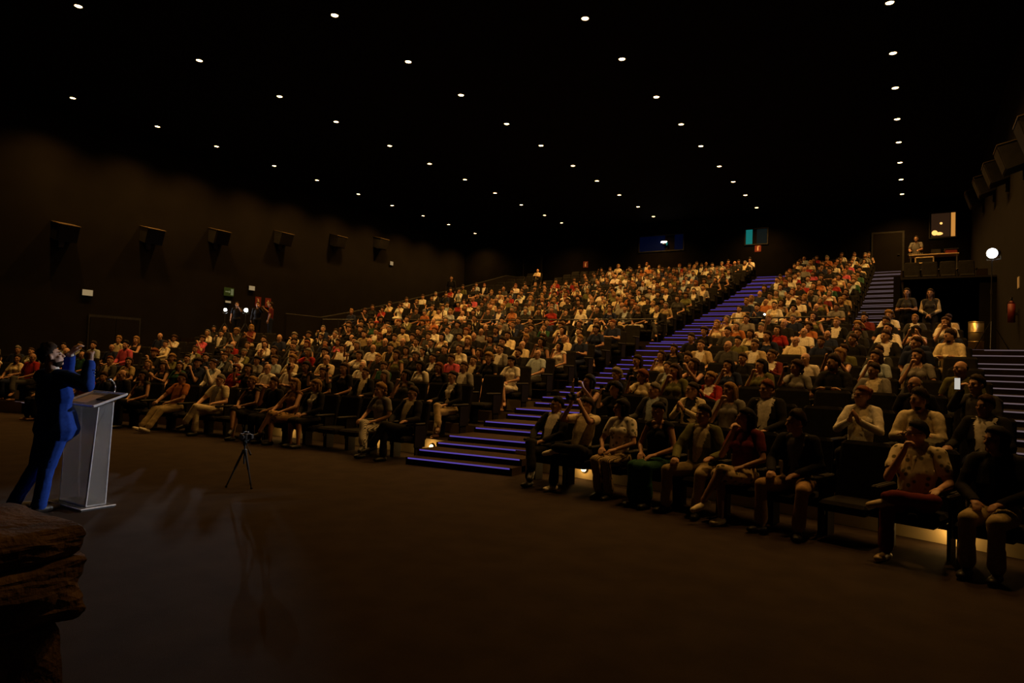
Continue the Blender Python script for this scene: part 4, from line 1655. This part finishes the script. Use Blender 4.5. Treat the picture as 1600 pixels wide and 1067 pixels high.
# top edge at pixel row 795, right edge near column 133: about 3 m from the lens
RK = CAM + (FWD * 1.0 + RIGHT * ((-85 - 800) / FPX) + UP * (-(940 - 533.5) / FPX)) * 2.75
rock('rock', 'flat brown rock slab on top of the pile in the bottom corner', (RK.x, RK.y, RK.z + .225), (.36, .36, .085), 3, .12)
rock('rock', 'squat brown rock wedged in the middle of the foreground pile', (RK.x - .01, RK.y, RK.z + .03), (.375, .37, .14), 8, .15)
rock('rock', 'big dark boulder at the foot of the foreground pile', (RK.x - .03, RK.y, (RK.z - .06) / 2 - .03), (.31, .33, (RK.z - .06) / 2 + .02), 14, .12)

# ------------------------------------------------------------------ small tripod with a camera on the open floor
TX, TY = -7.50, 5.68
t = thing('tripod', 'small black tripod standing alone on the open carpet', 'tripod', (TX, TY, 0))
for i, a in enumerate((-2.2, -.1, 2.0)):
    mb = MB()
    top = V(.02 * math.cos(a), .02 * math.sin(a), .46)
    bot = V(.20 * math.cos(a), .20 * math.sin(a), .015)
    mid = top + (bot - top) * .5
    mb.tube(top, mid, .015, .015, 8).tube(mid, bot, .010, .010, 8)
    lg = mb.build('leg', 'black', t)
    MB().ball(bot, .017, 8, 6).build('rubber_foot', 'black', lg)
MB().tube((0, 0, .30), (0, 0, .56), .012, seg=10).build('centre_column', 'metal', t)
MB().tube((0, 0, .44), (0, 0, .49), .035, .03, 12).build('collar', 'black', t)
mb = MB()
mb.tube((0, 0, .54), (0, 0, .60), .022, .026, 12)
mb.box(-.035, .035, -.035, .035, .60, .615)
mb.build('pan_head', 'black', t)
mb = MB()
mb.tube((.02, 0, .575), (.14, -.04, .49), .006, seg=8)
mb.tube((.14, -.04, .49), (.20, -.06, .445), .013, seg=8)
mb.build('pan_handle', 'black', t)
t = thing('video_camera', 'small black video camera mounted on the lone tripod', 'camera', (TX, TY, .615), .5)
MB().box(-.05, .05, -.075, .075, 0, .085, .012).build('body', 'black', t)
MB().tube((0, -.075, .045), (0, -.115, .045), .030, .032, 14).build('lens_barrel', 'metal', t)
MB().box(.05, .10, -.03, .035, .015, .075, .004).build('flip_screen', 'arm', t)
MB().box(-.03, .03, .0, .05, .085, .105, .004).build('viewfinder', 'black', t)

# ------------------------------------------------------------------ white stage lamps
def aim(o, target):
    d = Vector(target) - o.matrix_world.translation if False else Vector(target) - Vector(o.location)
    o.rotation_euler = d.to_track_quat('-Z', 'Y').to_euler()


TARGET = (-7.75, 3.7, 1.2)


def stage_lamp(label, pos, base_z, watt, size, target=TARGET, r=.10, cone=15):
    t = thing('stage_lamp', label, 'lamp', (pos[0], pos[1], base_z))
    hgt = pos[2] - base_z
    d = (Vector(target) - Vector(pos)).normalized()
    for a in (0.4, 2.5, 4.6):
        MB().tube((0, 0, .75), (.42 * math.cos(a), .42 * math.sin(a), .012), .013, seg=8).build('leg', 'metal', t)
    MB().tube((0, 0, .30), (0, 0, hgt * .62), .020, seg=10).build('pole', 'black', t)
    MB().tube((0, 0, hgt * .60), (0, 0, hgt - .16), .014, seg=10).build('upper_pole', 'metal', t)
    MB().tube((0, 0, hgt * .58), (0, 0, hgt * .63), .028, seg=10).build('collar', 'black', t)
    c = Vector((0, 0, hgt))
    MB().tube(c - d * .22, c - d * .02, r * .8, r * 1.05, 20).build('lamp_body', 'black', t)
    MB().tube(c - d * .025, c + d * .004, r * .92, r * .92, 20).build('lens', 'whitelens', t)
    sdv = Vector((-d.y, d.x, 0)).normalized()
    mb = MB()
    mb.path([c - d * .1 - sdv * (r + .03), c - d * .1 - sdv * (r + .03) - Vector((0, 0, .17)), c - d * .1 + sdv * (r + .03) - Vector((0, 0, .17)), c - d * .1 + sdv * (r + .03)], .010, 6)
    mb.tube(c - d * .1 - Vector((0, 0, .17)), (0, 0, hgt - .19), .014, seg=8)
    mb.build('yoke', 'metal', t)
    ld = bpy.data.lights.new('stage_light', 'SPOT')
    ld.energy = watt
    ld.color = (0.86, 0.92, 1.0)
    ld.spot_size = math.radians(cone)
    ld.spot_blend = 0.7
    ld.shadow_soft_size = size
    lo = put('light', ld, t, tuple(c + d * .12))
    lo.rotation_euler = d.to_track_quat('-Z', 'Y').to_euler()
    return t


stage_lamp('blazing white lamp on a tall stand before the right wall', (1.62, 20.1, 4.93), CROSS_H, STAGE_W, .10, r=.125, cone=12)
stage_lamp('bluish white lamp on a stand by the left wall beneath the exit sign', (-26.95, 19.0, 3.83), CROSS_H, STAGE_LEFT_W, .06, target=(-5.2, 2.3, .1), r=.07, cone=8.5)
stage_lamp('brighter white lamp by the left wall near the red signs', (-25.95, 19.35, 3.83), CROSS_H, STAGE_LEFT_W, .06, target=(-5.2, 2.3, .1), r=.09, cone=8.5)
# steel drum and cable by the foot of the right lamp
t = thing('steel_drum', 'tall brushed metal drum behind the tripod legs on the landing', 'drum', (1.37, 21.0, CROSS_H))
MB().tube((0, 0, .02), (0, 0, .78), .17, .17, 24).build('body', 'brass', t, True)
mb = MB()
for z in (.02, .27, .52, .78):
    mb.tube((0, 0, z - .012), (0, 0, z + .012), .176, .176, 24)
mb.build('hoop', 'brass', t, True)
t = thing('fire_extinguisher', 'dark red fire extinguisher hanging on the right wall beside the stand', 'extinguisher', (XR - .14, 22.0, 3.35))
MB().tube((0, 0, 0), (0, 0, .50), .085, .085, 16).tube((0, 0, .50), (0, 0, .58), .085, .03, 16).build('cylinder', 'red', t, True)
MB().tube((0, 0, .58), (0, 0, .66), .022, .022, 10).box(-.02, .02, -.10, .03, .64, .67).build('valve', 'black', t)
MB().path([(0, -.03, .63), (-.10, -.05, .55), (-.11, -.05, .25)], .012, 6).build('hose', 'black', t)
MB().box(.09, .14, -.06, .06, .2, .26).build('bracket', 'metal', t)
mb = MB()
mb.box(XR - .02, XR, 21.75, 22.0, 4.25, 4.55)
tag(mb.build('wall_sign', 'redwhite'), 'small pale safety plate on the right wall above the extinguisher', 'sign')

# ------------------------------------------------------------------ surround loudspeakers on the side walls
SPU = ((12.7, 6.25), (16.1, 6.75), (19.3, 7.3), (23.0, 7.9), (26.8, 8.45), (30.3, 8.95))


def surround(x, y, z, side, label):
    t = thing('surround_speaker', label, 'loudspeaker', (x, y, z))
    s = side
    # tall wedge box tilted down, face towards the seats
    v = [(0, -.38, -.22), (0, .38, -.22), (0, .38, .40), (0, -.38, .40), (s * .42, -.38, -.36), (s * .42, .38, -.36), (s * .62, .38, .25), (s * .62, -.38, .25)]
    f = [(0, 1, 2, 3), (4, 7, 6, 5), (0, 4, 5, 1), (1, 5, 6, 2), (2, 6, 7, 3), (3, 7, 4, 0)]
    if s < 0:
        f = [q[::-1] for q in f]
    MB().add(v, f).build('cabinet', 'black', t)
    gv = [(s * .43, -.33, -.32), (s * .43, .33, -.32), (s * .61, .33, .20), (s * .61, -.33, .20)]
    nrm = V(s * .61, 0, -.20)
    nrm /= np.linalg.norm(nrm)
    q = np.array(gv)
    vv = np.concatenate([q, q + nrm * .02])
    MB().add(vv, [(0, 1, 2, 3), (7, 6, 5, 4), (0, 4, 5, 1), (1, 5, 6, 2), (2, 6, 7, 3), (3, 7, 4, 0)]).build('grille', 'arm', t)
    vv = [(s * .0, -.40, .40), (s * .0, .40, .40), (s * .64, .40, .255), (s * .64, -.40, .255), (s * .0, -.40, .425), (s * .0, .40, .425), (s * .64, .40, .28), (s * .64, -.40, .28)]
    MB().add(vv, [(3, 2, 1, 0), (4, 5, 6, 7), (0, 1, 5, 4), (1, 2, 6, 5), (2, 3, 7, 6), (3, 0, 4, 7)]).build('top_board', 'lit_board', t)
    MB().box(-.0 if s > 0 else -.06, .06 if s > 0 else 0, -.10, .10, -.55, -.20).build('wall_bracket', 'metal', t)
    return t


for i, (y, z) in enumerate(SPU):
    surround(XL + .01, y, z, 1, f'black wall loudspeaker high on the left wall, {ORD[i + 1]} from the stage')
for i, (y, z) in enumerate(((16.6, 6.75), (20.6, 7.4), (24.3, 8.0), (28.2, 8.6), (32.6, 9.2))):
    surround(XR - .01, y, z, -1, f'black wall loudspeaker high on the right wall, {ORD[i + 1]} from the stage')

# ------------------------------------------------------------------ signs and small lamps on the left wall
def wall_box(name, label, cat, x, y, z, w_, h_, mat, side=1, th=.07, group=None):
    t = thing(name, label, cat, (x, y, z), group=group)
    a, b_ = (0, th) if side > 0 else (-th, 0)
    MB().box(a, b_, -w_ / 2, w_ / 2, -h_ / 2, h_ / 2, .012).build('housing', 'arm', t)
    a, b_ = (th - .01, th + .012) if side > 0 else (-th - .012, -th + .01)
    MB().box(a, b_, -w_ / 2 + .015, w_ / 2 - .015, -h_ / 2 + .015, h_ / 2 - .015).build('cover', mat, t)
    return t


wall_box('emergency_light', 'cream emergency light on the left wall above the dark doorway', 'wall light', XL, 13.75, 4.05, .42, .26, 'creamlit')
wall_box('emergency_light', 'cream emergency light on the left wall above the brighter white lamp', 'wall light', XL, 21.4, 5.15, .36, .24, 'creamlit')
wall_box('emergency_light', 'small cream light under the green exit sign', 'wall light', XL, 20.1, 4.33, .32, .12, 'creamlit')
wall_box('emergency_light', 'tiny cream light alone at the rear of the left wall', 'wall light', XL, 31.6, 7.95, .30, .26, 'creamlit')
t = thing('exit_sign', 'green exit sign with a figure on the left wall', 'exit sign', (XL, 20.15, 4.82))
MB().box(0, .06, -.26, .26, -.20, .20, .01).build('plate', 'green', t)
mb = MB()
mb.box(.06, .068, .08, .22, -.15, .15)
mb.box(.06, .068, -.22, -.02, -.025, .025)
mb.add([(.06, -.02, -.07), (.06, -.02, .07), (.06, .06, 0), (.068, -.02, -.07), (.068, -.02, .07), (.068, .06, 0)], [(2, 1, 0), (3, 4, 5), (0, 1, 4, 3), (1, 2, 5, 4), (2, 0, 3, 5)])
mb.build('pictogram', 'signpale', t)


def fire_sign(label, x, y, z, axis, glyph):
    t = thing('fire_sign', label, 'sign', (x, y, z))
    if axis == 'x':
        MB().box(0, .02, -.17, .17, -.24, .24).build('plate', 'red', t)
        mb = MB()
        if glyph == 0:
            mb.box(.02, .028, -.035, .045, -.17, .07).box(.02, .028, -.02, .03, .07, .13).box(.02, .028, -.09, .03, .12, .15)
        else:
            mb.box(.02, .028, -.09, .09, -.03, .03).box(.02, .028, -.03, .03, -.15, .13)
        mb.build('pictogram', 'redwhite', t)
    else:
        MB().box(-.17, .17, -.02, 0, -.20, .20).build('plate', 'red', t)
        mb = MB()
        mb.box(-.04, .03, -.028, -.02, -.14, .06).box(-.02, .02, -.028, -.02, .06, .12).box(-.02, .09, -.028, -.02, .10, .13)
        mb.build('pictogram', 'redwhite', t)
    return t


fire_sign('red extinguisher sign on the left wall nearer the white lamps', XL, 21.85, 4.52, 'x', 0)
fire_sign('red hydrant sign on the left wall farther from the white lamps', XL, 22.45, 4.52, 'x', 1)
# doorway in the left wall
t = struct(thing('door_1', 'dark double door in the left wall', 'door', (XL, 14.9, 0)))
del t['category']
MB().box(0, .06, -1.05, 1.05, 0, 3.2).build('door_frame', 'black', t)
for s in (-1, 1):
    MB().box(.06, .09, -.98 if s < 0 else .02, -.02 if s < 0 else .98, .02, 3.1).build('door_leaf', 'wall', t)
    MB().box(.09, .13, s * .12 - .02, s * .12 + .02, 1.0, 1.1).build('push_bar', 'metal', t)
# ------------------------------------------------------------------ back wall: booth windows, door, signs
def booth_window(name, label, x0, x1, z0, z1, mats):
    t = thing(name, label, 'window', ((x0 + x1) / 2, YB, (z0 + z1) / 2))
    hw, hh = (x1 - x0) / 2, (z1 - z0) / 2
    for a in ((-hw - .05, hw + .05, -.06, 0, hh, hh + .05), (-hw - .05, hw + .05, -.06, 0, -hh - .05, -hh), (-hw - .05, -hw, -.06, 0, -hh, hh), (hw, hw + .05, -.06, 0, -hh, hh)):
        MB().box(*a).build('frame', 'black', t)
    for (a, b_, c, d, mt, dep) in mats:
        MB().box(a, b_, -dep - .012, -dep, c, d).build('pane', mt, t)
    return t


booth_window('booth_window', 'dim blue projection window with a glowing projector in the back wall', -14.9, -12.1, 9.2, 10.15,
             [(-1.4, .25, -.47, .47, 'bluewin', .0), (.85, 1.38, -.47, .47, 'bluewin', .02)])
t = thing('projector', 'glowing projector lens behind the blue booth window', 'projector', (-13.25, YB - .02, 9.68))
MB().tube((0, -.16, 0), (0, 0, 0), .15, .17, 16).build('lens_barrel', 'black', t)
MB().ball((-.02, -.165, .02), (.20, .02, .06), 12, 8).build('lens', 'torch', t)
MB().ball((.17, -.165, -.08), (.05, .02, .12), 10, 8).build('side_lens', 'cyanwin', t)
booth_window('booth_window', 'narrow glowing cyan window beside a grey pane above the top of stairs', -8.45, -7.25, 9.25, 10.12,
             [(-.58, -.22, -.42, .42, 'cyanwin', .0), (.02, .58, -.42, .42, 'greywin', .0)])
booth_window('booth_window', 'warm orange-lit booth window in the back wall above the mixing desk', .62, 1.72, 9.0, 10.25,
             [(-.50, .30, -.60, .60, 'boothdim', .0), (.34, .52, -.60, .60, 'boothlit', .0)])
t = thing('booth_lamp', 'bright orange lamp glowing low inside the warm booth window', 'lamp', (.92, YB - .05, 9.2))
MB().ball((-.10, -.03, .03), (.13, .03, .13), 14, 8).ball((.08, -.03, -.02), (.17, .03, .08), 14, 8).build('globe', 'boothhot', t)
MB().tube((.17, -.03, .50), (.17, 0, .50), .06, .05, 10).build('spot_lens', 'boothhot', t)
fire_sign('red extinguisher sign on the back wall near the top of stairs', -7.75, YB, 9.0, 'y', 0)
fire_sign('red extinguisher sign on the back wall left of the lit booth', -18.6, YB, 8.6, 'y', 0)
t = struct(thing('door_2', 'brown door in the back wall at the top of the stairs', 'door', (-1.25, YB, 7.2)))
del t['category']
MB().box(-.75, .75, -.08, 0, 0, 2.25).build('door_frame', 'black', t)
MB().box(-.66, .66, -.10, -.05, .02, 2.17).build('door_leaf', 'wall', t)
MB().box(.45, .55, -.14, -.10, 1.0, 1.04).build('door_handle', 'metal', t)
t = struct(thing('door_3', 'brown door in the left part of the back wall', 'door', (-22.6, YB, 7.0)))
del t['category']
MB().box(-.75, .75, -.08, 0, 0, 2.4).build('door_frame', 'black', t)
MB().box(-.66, .66, -.10, -.05, .02, 2.3).build('door_leaf', 'wall', t)
MB().box(.45, .55, -.14, -.10, 1.0, 1.04).build('door_handle', 'metal', t)

# ------------------------------------------------------------------ mixing desk on the block above the passage
t = thing('folding_table', 'long table on the block holding the sound desk', 'table', (.62, 31.6, 6.05))
MB().box(-.85, .85, -.35, .35, .73, .77, .008).build('table_top', 'cream', t)
for x in (-.78, .78):
    for y in (-.30, .30):
        MB().tube((x, y, 0), (x, y, .73), .022, seg=8).build('leg', 'chrome', t)
MB().box(-.78, .78, .28, .31, .30, .72).build('modesty_panel', 'black', t)
t = thing('mixing_desk', 'black sound mixing desk before the standing technician', 'mixer', (.0, 31.6, 6.82))
MB().add([(-.28, -.22, 0), (.28, -.22, 0), (.28, .22, 0), (-.28, .22, 0), (-.28, -.22, .05), (.28, -.22, .05), (.28, .22, .13), (-.28, .22, .13)],
         [(3, 2, 1, 0), (4, 5, 6, 7), (0, 1, 5, 4), (1, 2, 6, 5), (2, 3, 7, 6), (3, 0, 4, 7)]).build('body', 'black', t)
for i in range(8):
    MB().box(-.24 + i * .065, -.21 + i * .065, -.15, -.11, .055, .085).build('fader', 'cream', t)
t = thing('red_case', 'flat dark red case lying on the right end of the desk table', 'case', (1.22, 31.6, 6.82))
MB().box(-.20, .20, -.25, .25, 0, .16, .015).build('body', 'red', t)
MB().box(-.24, .24, -.27, .27, .16, .19, .006).build('lid', 'arm', t)
t = thing('flight_case', 'pale-edged equipment case in front of the desk table', 'case', (.30, 30.45, 5.28))
MB().box(-.30, .30, -.22, .22, .80, 1.24, .01).build('body', 'black', t)
mb = MB()
for (a, c) in (((-.3, -.22, 1.24), (.3, -.22, 1.24)), ((-.3, -.22, 1.02), (.3, -.22, 1.02)), ((-.3, -.22, 1.02), (-.3, -.22, 1.24)), ((.3, -.22, 1.02), (.3, -.22, 1.24))):
    mb.tube(a, c, .025, seg=6)
mb.build('edge_trim', 'cream', t)
MB().box(-.30, .30, -.22, .22, .0, .80, .01).build('lower_body', 'black', t)
t = thing('laptop', 'small dark laptop open in the middle of the desk table', 'laptop', (.70, 31.65, 6.82))
MB().box(-.16, .16, -.11, .11, 0, .02, .004).build('keyboard', 'arm', t)
MB().box(-.16, .16, -.13, -.115, .02, .22, .004).build('lid', 'arm', t)

# box light in the passage
t = thing('passage_light', 'pale box light hanging in the dark exit passage', 'wall light', (.47, 28.1, 4.55))
MB().box(-.17, .17, -.06, .06, -.10, .10, .01).build('housing', 'arm', t)
MB().box(-.14, .14, -.075, -.055, -.09, .0).build('cover', 'cream', t)
MB().tube((0, 0, .10), (0, 0, .57), .012, seg=8).build('rod', 'metal', t)

# ------------------------------------------------------------------ floor lamps under the front seats, phones, things in hand
def riser_lamp(label, w, watt=2.0):
    u = arc(9.9, w)
    t = thing('step_lamp', label, 'lamp', (w, u, .16), face_angle(9.9, w))
    MB().tube((0, 0, 0), (0, -.03, 0), .06, .06, 14).build('housing', 'arm', t)
    MB().tube((0, -.02, 0), (0, -.045, 0), .048, .044, 14).build('lens', 'warmlens', t)
    ld = bpy.data.lights.new('step_light', 'POINT')
    ld.energy = watt
    ld.color = (1.0, .55, .14)
    ld.shadow_soft_size = .03
    put('light', ld, t, (0, -.13, .0))


riser_lamp('round warm step lamp in the riser beside the lowest purple steps', -7.62)
riser_lamp('warm lamp low behind the front seats by the printed-shirt spectator', .38, 3.0)
riser_lamp('warm lamp low behind the front seats near the lone tripod', -11.55)
riser_lamp('warm lamp low under the empty front seats left of the stairs', -9.1)
riser_lamp('warm lamp low behind the pale-tee spectator with the camera', -4.35)


def by(r, b_, i):
    for s in SEATS:
        if (s['r'], s['b'], s['i']) == (r, b_, i):
            return s


s = by(0, 'right', 1)
if s and 'head' in s:
    Hc = rotz(s['a']) @ V(0, -.27, 1.30) + V(s['w'], s['u'], s['h'])
    t = thing('photo_camera', 'black camera held up by the pale-tee spectator in the front row', 'camera', tuple(Hc), s['a'])
    MB().box(-.065, .065, -.03, .03, -.04, .05, .010).build('body', 'black', t)
    MB().tube((0, -.03, 0), (0, -.11, 0), .034, .036, 16).build('lens_barrel', 'black', t)
    MB().box(-.025, .025, -.02, .02, .05, .075, .005).build('viewfinder', 'black', t)


def phone(label, pos, rz, screen=True, torch=False):
    t = thing('smartphone', label, 'phone', pos, rz)
    MB().box(-.037, .037, -.005, .005, -.075, .075, .003).build('case', 'black', t)
    if screen:
        MB().box(-.033, .033, .005, .0065, -.069, .069).build('screen', 'screen', t)
    if torch:
        MB().tube((.018, -.005, .055), (.018, -.012, .055), .022, .022, 12).build('torch', 'torch', t)


def held(key, x, y, z):
    q = by(*key)
    return tuple(rotz(q['a']) @ V(x, y, z) + V(q['w'], q['u'] - .03, q['h'])), q['a']


p, a = held(KA, -.06, -.40, 1.19)
phone('lit phone screen held up near the stairs below the tripod lamp', p, math.radians(165) + a)
p, a = held(KB, -.20, -.235, 1.50)
phone('phone with its torch shining in the right block below the railing', p, a, False, True)
bpy.data.objects.remove(TMP)
print('PEOPLE', n_ind, 'crowd', len(crowd), 'seats', n_seat, len(seat_rest), 'objs', len(bpy.data.objects))
